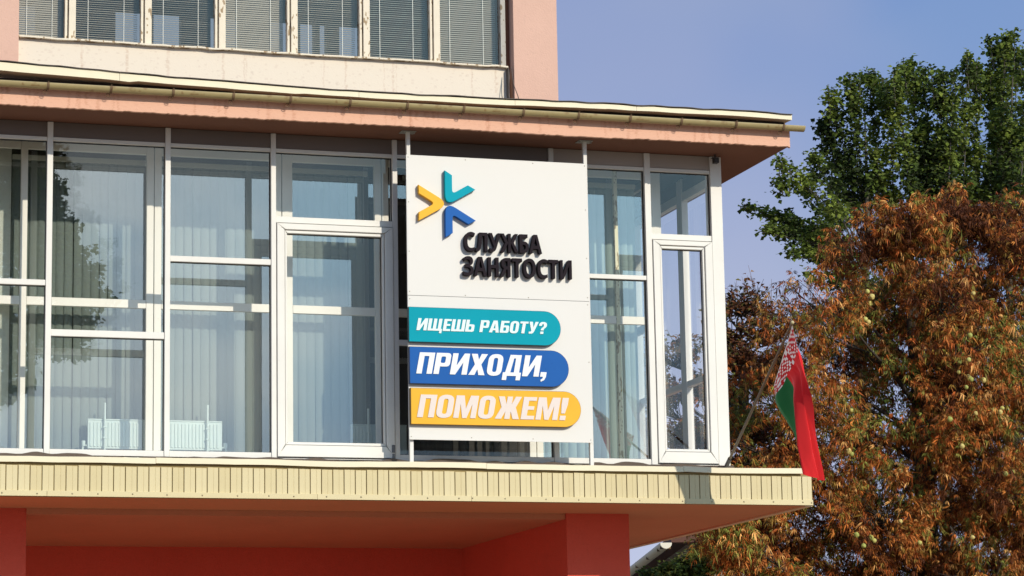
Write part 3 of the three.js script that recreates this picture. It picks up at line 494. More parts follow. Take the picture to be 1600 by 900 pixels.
    const gap = 0.062, tot = [...text].reduce((a, ch) => a + G[ch][0] + gap, -gap), hgt = ty1 - ty0, slant = 0.19, kx = (tx1 - tx0 - slant * hgt) / tot, lm = std(...lc, 0.5); let pen = 0;
    for (const ch of text) {
      const [w, shapes] = G[ch];
      if (shapes.length) { const g = new THREE.ExtrudeGeometry(shapes, { depth: 1, bevelEnabled: false, curveSegments: 6 }); g.applyMatrix4(new THREE.Matrix4().set(kx, slant * hgt, 0, 0, 0, hgt, 0, 0, 0, 0, 0.006, 0, 0, 0, 0, 1)); mesh('letter', metres(g), lm, edge).position.set(L(tx0) + pen * kx, H(ty0), 0.0487); }
      pen += w + gap;
    }
  };
  bann(-3.902, -2.417, 5.437, 5.767, TE, 'ИЩЕШЬ РАБОТУ?', -3.832, -2.552, 5.547, 5.660, [0.60, 0.70, 0.69]);
  bann(-3.899, -2.346, 5.047, 5.394, BL, 'ПРИХОДИ,', -3.838, -2.540, 5.141, 5.340, [0.68, 0.69, 0.70]);
  bann(-3.892, -2.234, 4.669, 5.008, YE, 'ПОМОЖЕМ!', -3.836, -2.352, 4.735, 4.946, [0.64, 0.55, 0.51]);
}

// ---------------------------------------------------------------- flag
{
  const b = V(-0.686, 4.345, -0.485), T = V(-0.8592, 5.413, 1.63), t = thing('flag', 'red and green flag with red on white ornament hanging from a slanted pole', 'flag', [b.x, b.y, b.z]);
  const pole = mesh('pole', tube([V(0, 0, 0), T.clone().sub(b).multiplyScalar(0.5), T.clone().sub(b)], 0.0135, 0.011, 10, 6), std(0.20, 0.15, 0.10, 0.5), t);
  mesh('finial', metres(new THREE.SphereGeometry(0.018, 10, 8).translate(T.x - b.x, T.y - b.y, T.z - b.z)), std(0.45, 0.38, 0.2, 0.4), pole);
  mesh('socket', tube([V(0.003, -0.016, -0.03), V(-0.004, 0.02, 0.038), V(-0.011, 0.07, 0.139)], 0.021, 0.021, 10, 4), M.hinge, pole);
  const rows = [[0, [[-0.847, 5.395, 1.6], [-0.761, 5.102, 1.56], [-0.668, 4.737, 1.5], [-0.591, 4.368, 1.46], [-0.517, 4.021, 1.43]]], [0.25, [[-0.801, 5.285, 1.38], [-0.723, 5.063, 1.44], [-0.688, 4.741, 1.46], [-0.653, 4.367, 1.46], [-0.596, 4.036, 1.44]]], [0.5, [[-0.766, 5.171, 1.17], [-0.706, 4.998, 1.28], [-0.729, 4.722, 1.38], [-0.74, 4.369, 1.43], [-0.706, 4.075, 1.44]]], [0.667, [[-0.737, 5.094, 1.02], [-0.688, 4.955, 1.13], [-0.689, 4.683, 1.24], [-0.689, 4.385, 1.3], [-0.663, 4.104, 1.33]]], [0.83, [[-0.708, 5.027, 0.87], [-0.709, 4.825, 0.96], [-0.651, 4.588, 1.07], [-0.595, 4.334, 1.15], [-0.526, 4.08, 1.2]]], [1, [[-0.677, 4.964, 0.73], [-0.695, 4.808, 0.82], [-0.651, 4.58, 0.95], [-0.502, 4.318, 1.05], [-0.405, 4.026, 1.12]]]];
  const cv = rows.map(([v, p]) => [v, new THREE.CatmullRomCurve3(p.map((q) => V(...q)))]);
  const NU = 90, NV = 90, P = [], U = [], I = [];
  for (let i = 0; i <= NU; i++) {
    const u = i / NU, c = new THREE.CatmullRomCurve3(cv.map(([, k]) => k.getPoint(u)));
    for (let j = 0; j <= NV; j++) {
      const v = j / NV; let k = 0; while (k < 4 && v > cv[k + 1][0]) k++; const q = c.getPoint((k + (v - cv[k][0]) / (cv[k + 1][0] - cv[k][0])) / 5);
      const wv = Math.sin(v * 19 + u * 2.2) * 0.012 * Math.min(1, u * 3) + (noise3(v * 9, u * 4, 3) - 0.5) * 0.022 * Math.min(1, u * 4) + (noise3(v * 22 + u * 6, u * 9, 5) - 0.5) * 0.008 * Math.min(1, u * 4);
      P.push(q.x - b.x + wv, q.y - b.y, q.z - b.z + wv * 1.2); U.push(u, 1 - v);
    }
  }
  for (let i = 0; i < NU; i++) for (let j = 0; j < NV; j++) { const a = i * (NV + 1) + j, d = a + NV + 1; I.push(a, d, a + 1, a + 1, d, d + 1); }
  const g = new THREE.BufferGeometry(); g.setAttribute('position', new THREE.Float32BufferAttribute(P, 3)); g.setAttribute('uv', new THREE.Float32BufferAttribute(U, 2)); g.setIndex(I); g.computeVertexNormals();
  const tex = canvasTex(1024, 512, (c, w, h) => {
    c.fillStyle = '#e0131b'; c.fillRect(0, 0, w, h); c.fillStyle = '#0a6a30'; c.fillRect(0, h * 0.667, w, h);
    const ow = w * 0.165; c.fillStyle = '#efe6e2'; c.fillRect(0, 0, ow, h); c.fillStyle = '#c4101c';
    const cell = h / 30, rows2 = ['010010010', '111010111', '010111010', '101101101', '011010110', '110111011', '101101101', '010111010', '011010110', '100101001', '110010011', '001111100'];
    for (let y = 0; y < 30; y++) { const m = rows2[y % 24 < 12 ? y % 12 : 11 - (y % 12)]; for (let x = 0; x < 9; x++) if (m[x] === '1') c.fillRect(ow * 0.06 + x * (ow * 0.94 / 9), y * cell, ow * 0.94 / 9 + 0.6, cell + 0.6); }
  }, false);
  const cm = new THREE.MeshPhysicalMaterial({ map: tex, roughness: 0.75, side: THREE.DoubleSide, transmission: 0.3, thickness: 0, sheen: 0.2 }); cm.roughness = 1;
  mesh('cloth', g, cm, t);
}
// ---------------------------------------------------------------- small things on the building
{
  const t = thing('corner_lamp', 'small black lamp box under the roof edge at the building corner', 'lamp', [-0.69, 7.363, -0.5]);
  t.scale.setScalar(0.68); mesh('housing', rbox(-0.035, 0.035, -0.03, 0.045, -0.03, 0.07, 0.006), std(0.025, 0.022, 0.022, 0.5), t); mesh('bracket', [box(-0.05, 0.05, 0.046, 0.06, -0.03, 0.02), box(-0.01, 0.01, 0.06, 0.105, -0.02, 0.0)], std(0.05, 0.04, 0.04, 0.6), t);
  const w = mesh('cable', [tube([V(-2.5, 8.43, -1.36), V(-2.49, 8.25, -1.33), V(-2.44, 8.1, -1.33), V(-2.40, 7.85, -1.34), V(-2.37, 7.7, -1.36)], 0.0045, 0.0045, 5, 24), tube([V(-2.51, 8.40, -1.38), V(-2.53, 8.2, -1.36), V(-2.51, 7.98, -1.34), V(-2.45, 7.84, -1.32), V(-2.33, 7.78, -1.33), V(-2.30, 7.68, -1.36)], 0.004, 0.004, 5, 30)], std(0.12, 0.09, 0.08, 0.7));
  w.userData = { label: 'thin dark cables hanging loose beside the pink upper pier', category: 'cable' };
}
{ // low house behind, only its eave shows
  const t = thing('neighbour_house', 'low house with cream gutter glimpsed under the overhang', 'house', [3.764, 0, -13.784]); t.rotation.y = -THREE.MathUtils.degToRad(14.6);
  mesh('wall', box(0.3, 1.4, 0, 4.74, -13, -0.3), std(0.5, 0.42, 0.34, 0.95, { map: rep(mottle, 0.4) }), t);
  const rs = new THREE.Shape(); rs.moveTo(0.02, 4.74); rs.lineTo(0.02, 4.84); rs.lineTo(1.5, 4.98); rs.lineTo(1.5, 4.74); rs.closePath();
  mesh('roof', metres(new THREE.ExtrudeGeometry(rs, { depth: 13.4, bevelEnabled: false }).translate(0, 0, -13.4)), std(0.12, 0.05, 0.035, 0.85), t);
  const hp = new THREE.Shape(); hp.absarc(0, 0, 0.088, Math.PI, 2 * Math.PI, false); hp.lineTo(0.083, 0); hp.absarc(0, 0, 0.083, 2 * Math.PI, Math.PI, true); hp.closePath();
  const gt = mesh('gutter', metres(new THREE.ExtrudeGeometry(hp, { depth: 13.3, bevelEnabled: false, curveSegments: 12 }).translate(-0.06, 4.735, -13.3)), std(0.84, 0.74, 0.48, 0.5), t);  // cream brightened in place of the sunlight that misses it
  for (const z of [-0.55, -0.1, -2.2, -4]) mesh('bracket', box(-0.14, 0.02, 4.65, 4.745, z - 0.012, z + 0.012), M.rust, gt);
  mesh('end_cap', metres(new THREE.CylinderGeometry(0.087, 0.087, 0.012, 16, 1, false, 0, Math.PI).rotateX(Math.PI / 2).rotateZ(-Math.PI / 2).translate(-0.06, 4.735, 0.006)), std(0.8, 0.76, 0.66, 0.5), gt);
}

// ---------------------------------------------------------------- trees
const bark = std(0.065, 0.048, 0.036, 0.95, { map: rep(barkMap, 3, 1.2) }), barkGrey = std(0.11, 0.095, 0.075, 0.95, { map: rep(barkMap, 3, 1.2) });
const leafMat = (tr = 0.35) => new THREE.MeshPhysicalMaterial({ color: 0xffffff, roughness: 1, transmission: tr, thickness: 0, side: THREE.DoubleSide, specularIntensity: 0.25 });
function leaflet(len, wid, bend, P, I, ang, droop, fold) { // folded, bent blade of four faces
  const n = P.length / 3, ca = Math.cos(ang), sa = Math.sin(ang);
  const pt = (l, w, h) => { const x = l * Math.cos(droop), y = -l * Math.sin(droop) - bend * l * l / len + h; P.push(x * ca - w * sa, y, x * sa + w * ca); };
  pt(0.02, 0, 0); pt(len * 0.55, wid, fold); pt(len * 0.55, 0, 0); pt(len * 0.55, -wid, fold); pt(len, 0, 0);
  I.push(n, n + 2, n + 1, n, n + 3, n + 2, n + 1, n + 2, n + 4, n + 2, n + 3, n + 4);
}
function geoOf(P, I) { const g = new THREE.BufferGeometry(); g.setAttribute('position', new THREE.Float32BufferAttribute(P, 3)); g.setIndex(I); const q = g.toNonIndexed(); q.computeVertexNormals(); return metres(q); }
const palm = [0, 1, 2, 3, 4].map((k) => { const P = [], I = [], r = rngOf(100 + k), n = 5 + (k % 2) * 2; for (let i = 0; i < n; i++) { const f = 1 - Math.abs(i - (n - 1) / 2) / n; leaflet((0.07 + 0.085 * f) * (0.6 + 0.6 * r()), (0.007 + 0.008 * f) * (0.7 + 0.6 * r()), 0.2 + r() * 1.1, P, I, (i - (n - 1) / 2) * 0.6 + (r() - 0.5) * 0.7, 0.1 + r() * 1.1, (r() - 0.4) * 0.04); } return geoOf(P, I); });
const oval = (len, wid) => { const P = [], I = []; leaflet(len, wid, 0.25, P, I, 0, 0.1, 0.006); return geoOf(P, I); };

function tree({ name, label, group, base, trunk, r0, r1, lobes, sub, leaves, spread, leafGeos, mats, colours, barkMat, seed, upright, leafScale, singles, twiggy = 0, limbFrom = 0.45, squash = 0.85, lobeScale = 1, spikes = false }) {
  const t = thing(name, label, 'tree', base, group), r = rngOf(seed), gs = () => (r() + r() + r() - 1.5) * 1.15, o = V(...base);
  const tp = trunk.map((p) => V(...p).sub(o)), tc = new THREE.CatmullRomCurve3(tp);
  mesh('trunk', tube(tp, r0, r1, 10, 20), barkMat, t);
  const limbs = [], twigs = [], spots = [], q = V(0, 0, 0);
  const all = [...lobes]; if (spikes) for (const L of lobes) if (L.length > 6 && L[4] > 13) for (let k = 0; k < 3; k++) { const dx = gs() * 0.3, dz = gs() * 0.2; all.push([L[3] + dx, L[4] - 0.65, L[5] + dz, L[3] + dx * 1.25, L[4] - 0.12 + r() * 0.32, L[5] + dz, 0.13]); }
  for (const L of all) {
    const seg = L.length > 6, a = seg ? V(L[0], L[1], L[2]).sub(o) : null, c = seg ? V(L[3], L[4], L[5]).sub(o) : V(L[0], L[1], L[2]).sub(o), rad = (seg ? L[6] : L[3]) * lobeScale, dens = seg ? 1 : L[4] ?? 1;
    let h = 0, best = 1e9; for (let k = 0; k <= 20; k++) { tc.getPoint(limbFrom * 0.5 + (1 - limbFrom * 0.5) * (k / 20), q); const w = seg ? a : c, dd = Math.hypot(q.x - w.x, q.z - w.z) * (seg ? 1.25 : 0.55), gap = Math.abs(w.y - dd - q.y); if (gap < best) { best = gap; h = limbFrom * 0.5 + (1 - limbFrom * 0.5) * (k / 20); } }
    const s = tc.getPoint(Math.min(0.995, h)), mid = seg ? a : s.clone().lerp(c, 0.5).add(V(gs() * 0.15, Math.abs(gs()) * 0.12 + 0.06, gs() * 0.15));
    const lp = rad < 0.2 && seg ? [a, a.clone().lerp(c, 0.5), c] : [s, s.clone().lerp(mid, 0.6).add(V(gs() * 0.1, gs() * 0.05, gs() * 0.1)), mid, c]; limbs.push(tube(lp, rad < 0.2 && seg ? 0.012 : Math.min(r0 * 0.2, 0.018 + 0.007 * s.distanceTo(c)), 0.006, 5, 12));
    const axis = new THREE.CatmullRomCurve3(seg ? [a, c] : [mid.clone().lerp(c, 0.35), c]), len = seg ? a.distanceTo(c) : rad, n = Math.round(sub * dens * (seg ? (rad < 0.2 ? 0.55 : len / (rad * 1.4)) : 1));
    for (let i = 0; i < n; i++) {
      const u = Math.pow(r(), seg ? 1.25 : 1), p = axis.getPoint(u), taper = seg ? 1.05 - 0.85 * u : 1; let d = V(gs(), gs() * squash, gs()); d.normalize().multiplyScalar(rad * taper * Math.cbrt(0.25 + 0.75 * r())); if (upright) { d.y = Math.abs(d.y) * 0.6 + upright * rad * (0.5 + r()); }
      const e = (seg ? p.clone() : c.clone()).add(d), m2 = p.clone().lerp(e, 0.5).add(V(gs(), gs() + 0.4, gs()).multiplyScalar(rad * 0.12));
      twigs.push(tube([p, m2, e], 0.0075, 0.0025, 3, 4));
      const cv = new THREE.QuadraticBezierCurve3(p, m2, e), k = Math.round(leaves * dens * (0.5 + r()));
      const fade = r() < twiggy ? 0 : 1;
      for (let j = 0; j < k * fade; j++) { const w = 0.25 + 0.8 * Math.sqrt(r()); cv.getPoint(Math.min(1, w), q); spots.push([q.x + gs() * spread, q.y + gs() * spread * 0.8, q.z + gs() * spread]); }
    }
  }
  mesh('limb', limbs, barkMat, t);
  const tw = mesh('twigs', twigs, barkMat, t); tw.userData.kind = 'stuff';
  const mtx = new THREE.Matrix4(), qt = new THREE.Quaternion(), eu = new THREE.Euler(), col = new THREE.Color(), clump = (p) => fbm3(p[0] * 1.7, p[1] * 1.7, p[2] * 1.7, 3);
  const pick = (p) => { const n = clump(p), k = Math.min(0.999, Math.max(0, (n - 0.5) * 2.2 + 0.5 + (r() - 0.5) * 0.75)), c = colours[Math.floor(k * colours.length)], b = 0.6 + 1.0 * r() * (0.6 + 0.4 * r()); return col.setRGB(c[0] * b, c[1] * b, c[2] * b); };
  const place = (p) => { eu.set((r() - 0.5) * 1.7, r() * 6.283, (r() - 0.5) * 1.7); const s = leafScale * (0.65 + 0.7 * r()); return mtx.compose(V(...p), qt.setFromEuler(eu), V(s, s * (0.7 + 0.6 * r()), s)); };
  let from = 0;
  if (singles) { // the leaves that show largest, one by one
    const near = spots.map((p, i) => [p[0] * -0.39 + p[2], i]).sort((x, y) => y[0] - x[0]).filter(([, i]) => spots[i][1] > singles[0] && spots[i][0] < singles[1]).slice(0, 290), gone = new Set();
    for (const [, i] of near) { gone.add(i); const c = pick(spots[i]).clone(), key = Math.floor(r() * 10); mats.single ??= {}; mats.single[key] ??= (() => { const m = mats[0].clone(); m.color.copy(c); return m; })(); const lf = mesh('leaf', leafGeos[Math.floor(r() * leafGeos.length)], mats.single[key], t); lf.applyMatrix4(place(spots[i])); }
    for (let i = spots.length - 1; i >= 0; i--) if (gone.has(i)) spots.splice(i, 1);
  }
  leafGeos.forEach((g, k) => {
    const list = spots.filter((_, i) => i % leafGeos.length === k), im = new THREE.InstancedMesh(g, mats[0], list.length); im.name = 'crown'; im.userData.kind = 'stuff'; im.castShadow = im.receiveShadow = true;
    list.forEach((p, i) => { im.setColorAt(i, pick(p)); im.setMatrixAt(i, place(p)); }); t.add(im);
  });
  return { t, spots };
}
const rustPal = [[0.1, 0.032, 0.012], [0.22, 0.07, 0.02], [0.36, 0.115, 0.026], [0.47, 0.175, 0.038], [0.3, 0.18, 0.038], [0.36, 0.092, 0.022], [0.62, 0.33, 0.11], [0.43, 0.14, 0.03], [0.23, 0.205, 0.042], [0.48, 0.14, 0.028], [0.18, 0.2, 0.04]];
const chest = tree({
  name: 'chestnut_tree', label: 'horse chestnut tree with rust brown autumn leaves and green conkers beside the building', base: [4.25, 0, -6.2], trunk: [[4.25, 0, -6.2], [4.22, 2, -6.2], [4.2, 4, -6.15], [4.22, 5.6, -6.2], [4.15, 6.9, -6.2], [4.2, 7.7, -6.25]], r0: 0.22, r1: 0.03, sub: 45, leaves: 54, spread: 0.125, leafGeos: palm, mats: [new THREE.MeshPhysicalMaterial({ color: 0xffffff, roughness: 0.6, specularIntensity: 0.3, side: THREE.DoubleSide })], colours: rustPal, barkMat: bark, seed: 5, squash: 0.8, leafScale: 0.45, lobeScale: 1.26, singles: [3, 7.6], twiggy: 0.1, limbFrom: 0.3,
  lobes: [[3.35, 7.61, -5.89, 0.43, 0.6], [3.84, 7.81, -5.54, 0.45], [5.0, 8.14, -6.46, 0.45], [5.46, 8.04, -5.98, 0.49], [5.59, 7.52, -5.14, 0.63], [2.64, 6.87, -5.13, 0.36, 0.45], [4.16, 7.21, -6.82, 0.61], [4.87, 7.28, -6.64, 0.65], [5.86, 7.29, -6.99, 0.71], [2.63, 6.96, -6.13, 0.35, 0.12], [3.7, 6.45, -7.03, 0.61, 0.7], [4.2, 6.21, -6.09, 0.67], [4.85, 6.17, -5.67, 0.71], [6.18, 6.48, -6.49, 0.74], [2.32, 5.79, -5.61, 0.46, 0.7], [2.92, 5.28, -5.8, 0.62, 0.9], [4.27, 5.46, -7.05, 0.69], [4.56, 5.24, -5.87, 0.71], [5.78, 5.34, -6.53, 0.78], [2.03, 4.78, -6.19, 0.46, 0.9], [2.85, 4.58, -6.48, 0.63], [3.28, 4.43, -5.58, 0.65], [4.39, 4.41, -6.13, 0.71], [5.58, 4.48, -6.75, 0.78], [5.92, 4.48, -5.9, 0.72], [1.24, 4.17, -5.38, 0.33, 0.8], [2.22, 4.03, -6.43, 0.58], [3.22, 3.74, -6.61, 0.71], [4.06, 3.56, -6.25, 0.75], [4.55, 3.49, -5.04, 0.73], [5.33, 3.41, -4.95, 0.7], [2.4, 3.2, -5.6, 0.6], [3.4, 2.9, -5.4, 0.7], [5.2, 5.9, -4.9, 0.6], [4.2, 6.9, -5.2, 0.5, 0.7], [4.3, 6.3, -4.9, 0.5, 0.7], [4.1, 5.5, -4.9, 0.55, 0.8], [4.9, 4.6, -4.8, 0.6], [2.2, 6.3, -7.2, 0.4, 0.2], [2.35, 5.2, -7.4, 0.5, 0.4], [2.0, 5.6, -7.5, 0.4, 0.25], [2.7, 6.0, -7.6, 0.5, 0.5], [1.75, 4.3, -6.6, 0.4, 0.8], [2.75, 7.1, -6.5, 0.33, 0.3], [2.49, 6.86, -6.5, 0.3, 0.25], [2.91, 6.71, -6.5, 0.36, 0.4], [2.34, 6.38, -6.5, 0.35, 0.35], [2.68, 6.39, -6.5, 0.38, 0.45]],
});
{ // conkers in their husks
  const r = rngOf(88), S0 = chest.spots, g = (() => { const q = new THREE.IcosahedronGeometry(0.029, 2), p = q.attributes.position; for (let i = 0; i < p.count; i++) { const k = 1 + (hash3(Math.round(p.getX(i) * 9000), Math.round(p.getY(i) * 9000), Math.round(p.getZ(i) * 9000)) - 0.5) * 0.14; p.setXYZ(i, p.getX(i) * k, p.getY(i) * k * 1.06, p.getZ(i) * k); } q.computeVertexNormals(); return metres(q); })();
  const ms = [std(0.46, 0.43, 0.12, 0.75), std(0.52, 0.42, 0.14, 0.75), std(0.33, 0.35, 0.085, 0.75)];
  const front = S0.map((p) => [p[2] - p[0] * 0.39 + r() * 0.6, p]).filter(([, p]) => p[1] > 3 && p[1] < 7.5 && p[0] > -1.6 && p[0] < 1.7).sort((a, b) => b[0] - a[0]);
  for (let i = 0; i < 44; i++) { const p = front[Math.floor(i * i * 0.6 + i * 19 + r() * 16)]?.[1]; if (!p) break; const m = mesh('conker', g, ms[i % 3], chest.t); m.position.set(p[0] + 0.01, p[1] - 0.02, p[2] + 0.07); m.rotation.set(r() * 3, r() * 3, 0); m.scale.setScalar(0.8 + 0.45 * r()); if (i % 7 === 3) { const m2 = mesh('conker', g, ms[(i + 1) % 3], chest.t); m2.position.set(p[0] + 0.045, p[1] - 0.055, p[2] + 0.08); } }
}
const hb = tree({
  name: 'twiggy_tree', label: 'dark twiggy tree with bare shoots on top between building corner and chestnut', base: [3.6, 0, -10], trunk: [[3.6, 0, -10], [3.55, 2.5, -10], [3.5, 5, -10], [3.45, 6.6, -10], [3.4, 7.3, -9.9]], r0: 0.16, r1: 0.02, sub: 60, leaves: 30, spread: 0.07, lobeScale: 1.2, leafGeos: [oval(0.08, 0.023), oval(0.065, 0.019)], mats: [leafMat(0.25)], colours: [[0.08, 0.03, 0.018], [0.13, 0.05, 0.024], [0.18, 0.08, 0.03], [0.12, 0.105, 0.03], [0.16, 0.06, 0.028], [0.22, 0.12, 0.045]], barkMat: barkGrey, seed: 9, leafScale: 1, upright: 0.35, twiggy: 0.12, limbFrom: 0.35,
  lobes: [[3.37, 7.45, -9.76, 0.3, 0.5], [3.1, 7.35, -9.8, 0.25, 0.4], [3.7, 7.3, -9.7, 0.3, 0.3], [3.3, 7.62, -9.8, 0.28, 0.22], [3.63, 7.7, -9.8, 0.28, 0.2], [3.44, 7.45, -9.8, 0.3, 0.3], [3.81, 7.45, -9.8, 0.28, 0.22], [3.59, 7.02, -9.44, 0.36, 0.7], [3.15, 6.67, -9.52, 0.33], [3.79, 6.43, -10.17, 0.42], [3.56, 5.95, -10.57, 0.37], [3.87, 6.64, -9.79, 0.3], [3.14, 7.0, -9.92, 0.26, 0.7], [3.23, 6.24, -10.19, 0.31], [3.95, 5.84, -10.38, 0.4], [3.3, 5.7, -9.8, 0.42], [3.7, 5.3, -9.7, 0.45], [3.2, 5.2, -10, 0.4], [3.9, 4.9, -10, 0.45], [3.3, 4.6, -9.8, 0.45], [2.75, 5.6, -9.6, 0.4], [2.8, 6.3, -9.7, 0.35], [2.8, 4.9, -9.6, 0.4], [4.2, 5.4, -9.9, 0.4], [2.4, 6.8, -10, 0.42, 0.7], [2.2, 6.2, -10.1, 0.42], [2.5, 5.6, -10, 0.42], [2.0, 5.2, -10, 0.42], [2.0, 6.6, -10.3, 0.4, 0.7], [1.7, 5.8, -10.2, 0.4]],
});
{ const r = rngOf(6), L = []; for (let i = 0; i < 26; i++) { const x = -0.55 + r() * 0.75, y = 7.2 + r() * 0.35, z = (r() - 0.5) * 0.6, h = 0.3 + r() * 0.45; L.push(tube([V(x, y, z), V(x + (r() - 0.5) * 0.06, y + h * 0.5, z), V(x + (r() - 0.5) * 0.14, y + h, z + (r() - 0.5) * 0.1)], 0.008, 0.002, 3, 4)); } mesh('bare_shoots', L, std(0.13, 0.07, 0.055, 0.9), hb.t).userData.kind = 'stuff'; }
const greenPal = [[0.04, 0.064, 0.014], [0.068, 0.105, 0.018], [0.105, 0.152, 0.024], [0.15, 0.205, 0.03], [0.21, 0.26, 0.045]];
const pop = (label, base, trunk, lobes, seed) => tree({ name: 'poplar_tree', spikes: true, label, group: 'tall green poplars behind the chestnut', base, trunk, r0: 0.2, r1: 0.01, sub: 15, leaves: 14, spread: 0.11, twiggy: 0.1, lobeScale: 1.0, leafGeos: [oval(0.105, 0.046), oval(0.09, 0.04)], mats: [leafMat(0.4)], colours: greenPal, barkMat: barkGrey, seed, leafScale: 1, upright: 0.3, limbFrom: 0.35, lobes });
const lower = (x, z, y0, y1, w, n, seed) => { const r = rngOf(seed), L = []; for (let i = 0; i < n; i++) { const y = y0 + (y1 - y0) * (i / (n - 1)), dx = (r() - 0.5) * 2 * w; L.push([x + dx * 0.4, y - 0.6, z + (r() - 0.5), x + dx, y + 0.5, z + (r() - 0.5) * 1.4, 0.5]); } return L; };
pop('tall poplar with drooping left boughs nearest the roof corner', [12.3, 0, -25], [[12.3, 0, -25], [12.25, 5, -25], [12.2, 9, -25], [12.45, 12, -25], [12.5, 14.4, -25]], [[12.38, 12.44, -25.28, 11.96, 14.88, -25.28, 0.34], [12.44, 12.4, -25.09, 12.34, 14.99, -25.09, 0.31], [13.08, 12.55, -25.69, 12.95, 15.41, -25.69, 0.34], [12.4, 12.38, -25.62, 11.84, 14.35, -25.62, 0.34], [12.15, 12.0, -25.13, 11.38, 13.55, -25.13, 0.39], [11.46, 11.87, -23.92, 10.08, 13.02, -23.92, 0.35], [11.82, 11.65, -24.74, 9.71, 12.21, -24.74, 0.33], [12.1, 11.7, -25.65, 10.56, 12.04, -25.65, 0.31], [11.96, 11.7, -25.67, 11.11, 11.54, -25.67, 0.34], [13.02, 12.3, -25.14, 13.22, 15.05, -25.14, 0.29], [12.22, 12.15, -25.88, 11.4, 12.92, -25.88, 0.37], [12.82, 12.58, -25.9, 12.29, 13.63, -25.9, 0.45], [12.73, 12.39, -24.96, 12.57, 13.57, -24.96, 0.44], [11.79, 11.8, -26.24, 11.18, 12.51, -26.24, 0.32], ...lower(12.3, -25, 8, 11.8, 0.9, 12, 3), [11.6, 11.2, -24.7, 10.46, 11.3, -24.5, 0.36], [11.8, 10.7, -24.7, 10.85, 10.8, -24.5, 0.4], [11.3, 11.5, -24.6, 9.95, 11.75, -24.5, 0.34], [11.9, 10.9, -24.6, 11.27, 10.94, -24.5, 0.42], [11.8, 11.3, -24.8, 11.09, 11.45, -24.5, 0.4], [11.9, 10.1, -24.8, 10.9, 10.0, -24.5, 0.42]], 21);
pop('tall poplar with many upright tops in the middle of the row', [13.95, 0, -25], [[13.95, 0, -25], [13.95, 5, -25], [13.93, 9, -25], [13.9, 12, -25], [13.9, 14.6, -25]], [[13.7, 12.45, -25.05, 13.63, 15.5, -25.05, 0.37], [14.1, 12.54, -25.41, 14.05, 15.48, -25.41, 0.32], [13.79, 12.32, -24.38, 13.93, 15.13, -24.38, 0.29], [13.87, 12.3, -24.26, 14.16, 15.12, -24.26, 0.31], [13.25, 12.3, -24.43, 12.93, 15.06, -24.43, 0.26], [14.25, 12.35, -24.43, 14.58, 15.54, -24.43, 0.37], [13.85, 12.26, -25.38, 13.49, 13.85, -25.38, 0.48], [13.84, 12.21, -24.5, 13.78, 13.8, -24.5, 0.5], [14.78, 12.45, -25.48, 14.86, 14.08, -25.48, 0.45], [13.85, 12.4, -24.78, 13.65, 14.12, -24.78, 0.39], [15.1, 12.61, -25.52, 15.33, 15.62, -25.52, 0.27], ...lower(13.95, -25, 8, 12.2, 0.9, 14, 4)], 22);
pop('tallest poplar at the outer end of the row', [15.6, 0, -25], [[15.6, 0, -25], [15.6, 5, -25], [15.57, 9, -25], [15.6, 12, -25], [15.9, 15.4, -25]], [[15.5, 12.55, -25.16, 15.88, 16.25, -25.16, 0.35], [16.18, 12.81, -26.32, 16.3, 16.37, -26.32, 0.3], [16.12, 12.7, -25.77, 16.46, 16.17, -25.77, 0.38], [15.08, 12.09, -23.59, 15.62, 15.41, -23.59, 0.39], [15.83, 12.56, -25.81, 15.77, 15.58, -25.81, 0.33], [15.68, 12.28, -24.43, 15.64, 14.14, -24.43, 0.45], [15.24, 12.42, -24.55, 15.35, 14.43, -24.55, 0.4], [14.97, 12.23, -24.33, 14.76, 13.54, -24.33, 0.39], [16.32, 12.44, -25.07, 16.76, 14.9, -25.07, 0.54], [15.98, 12.48, -24.71, 16.04, 13.42, -24.71, 0.48], ...lower(15.6, -25, 8, 12.3, 0.9, 14, 5)], 23);
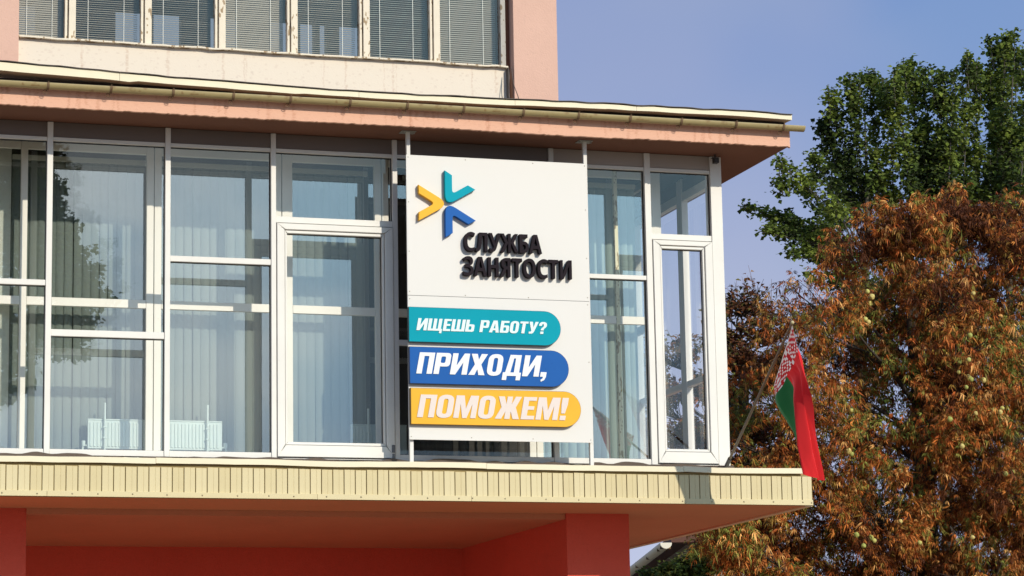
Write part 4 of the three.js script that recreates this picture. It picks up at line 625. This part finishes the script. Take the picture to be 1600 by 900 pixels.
tree({ name: 'young_tree', label: 'small green tree growing under the cream gutter of the low house', base: [3.55, 0, -13.2], trunk: [[3.55, 0, -13.2], [3.6, 2, -13.2], [3.55, 4.1, -13.3]], r0: 0.06, r1: 0.015, sub: 44, leaves: 26, spread: 0.06, leafGeos: [oval(0.08, 0.03), oval(0.065, 0.026)], mats: [leafMat(0.4)], colours: [[0.05, 0.075, 0.015], [0.09, 0.13, 0.025], [0.14, 0.17, 0.03], [0.2, 0.2, 0.045]], barkMat: barkGrey, seed: 33, leafScale: 1, lobes: [[3.17, 4.12, -13.15, 0.2], [3.5, 4.22, -13.1, 0.22], [3.78, 4.36, -13.05, 0.22], [4.05, 4.5, -13.1, 0.22], [4.3, 4.55, -13.1, 0.26], [4.2, 4.25, -13.1, 0.3], [3.75, 4.05, -13.1, 0.3], [3.35, 3.85, -13.1, 0.35], [3.9, 3.7, -13.2, 0.4]] });
// a tall tree across the street that the windows mirror
tree({ name: 'street_tree', label: 'tall dark tree across the street, mirrored in the window panes', base: [-2.6, 0, 45], trunk: [[-2.6, 0, 45], [-2.6, 8, 45], [-2.5, 14, 45], [-2.4, 19, 45]], r0: 0.4, r1: 0.05, sub: 46, leaves: 34, spread: 0.22, leafGeos: [oval(0.16, 0.06)], mats: [leafMat(0.2)], colours: greenPal.slice(0, 3), barkMat: bark, seed: 44, leafScale: 1.2, limbFrom: 0.5, lobes: [[-1.7, 17.4, 45, 1.1], [-1.3, 16.2, 45.4, 1.0], [-0.9, 15.2, 44.6, 1.0], [-2.2, 18.2, 45, 1.0], [-0.6, 14.4, 45, 0.9], [-2.7, 18.6, 45, 1.4], [-3.7, 17, 45.6, 1.8], [-1.9, 16.6, 45, 1.3], [-2.5, 15, 44.4, 1.5], [-0.7, 14.6, 45, 1.2], [-0.2, 13.9, 45, 0.9], [-1.6, 13.3, 45.5, 1.4], [-3.5, 13.2, 44.5, 1.6], [-0.5, 13.0, 45, 0.8], [-2.2, 12, 45, 1.1], [-4.8, 15, 45, 1.6], [-4.7, 12.4, 45, 1.4], [-2.9, 11.3, 45, 0.8]] });

renderer.render(scene, camera);
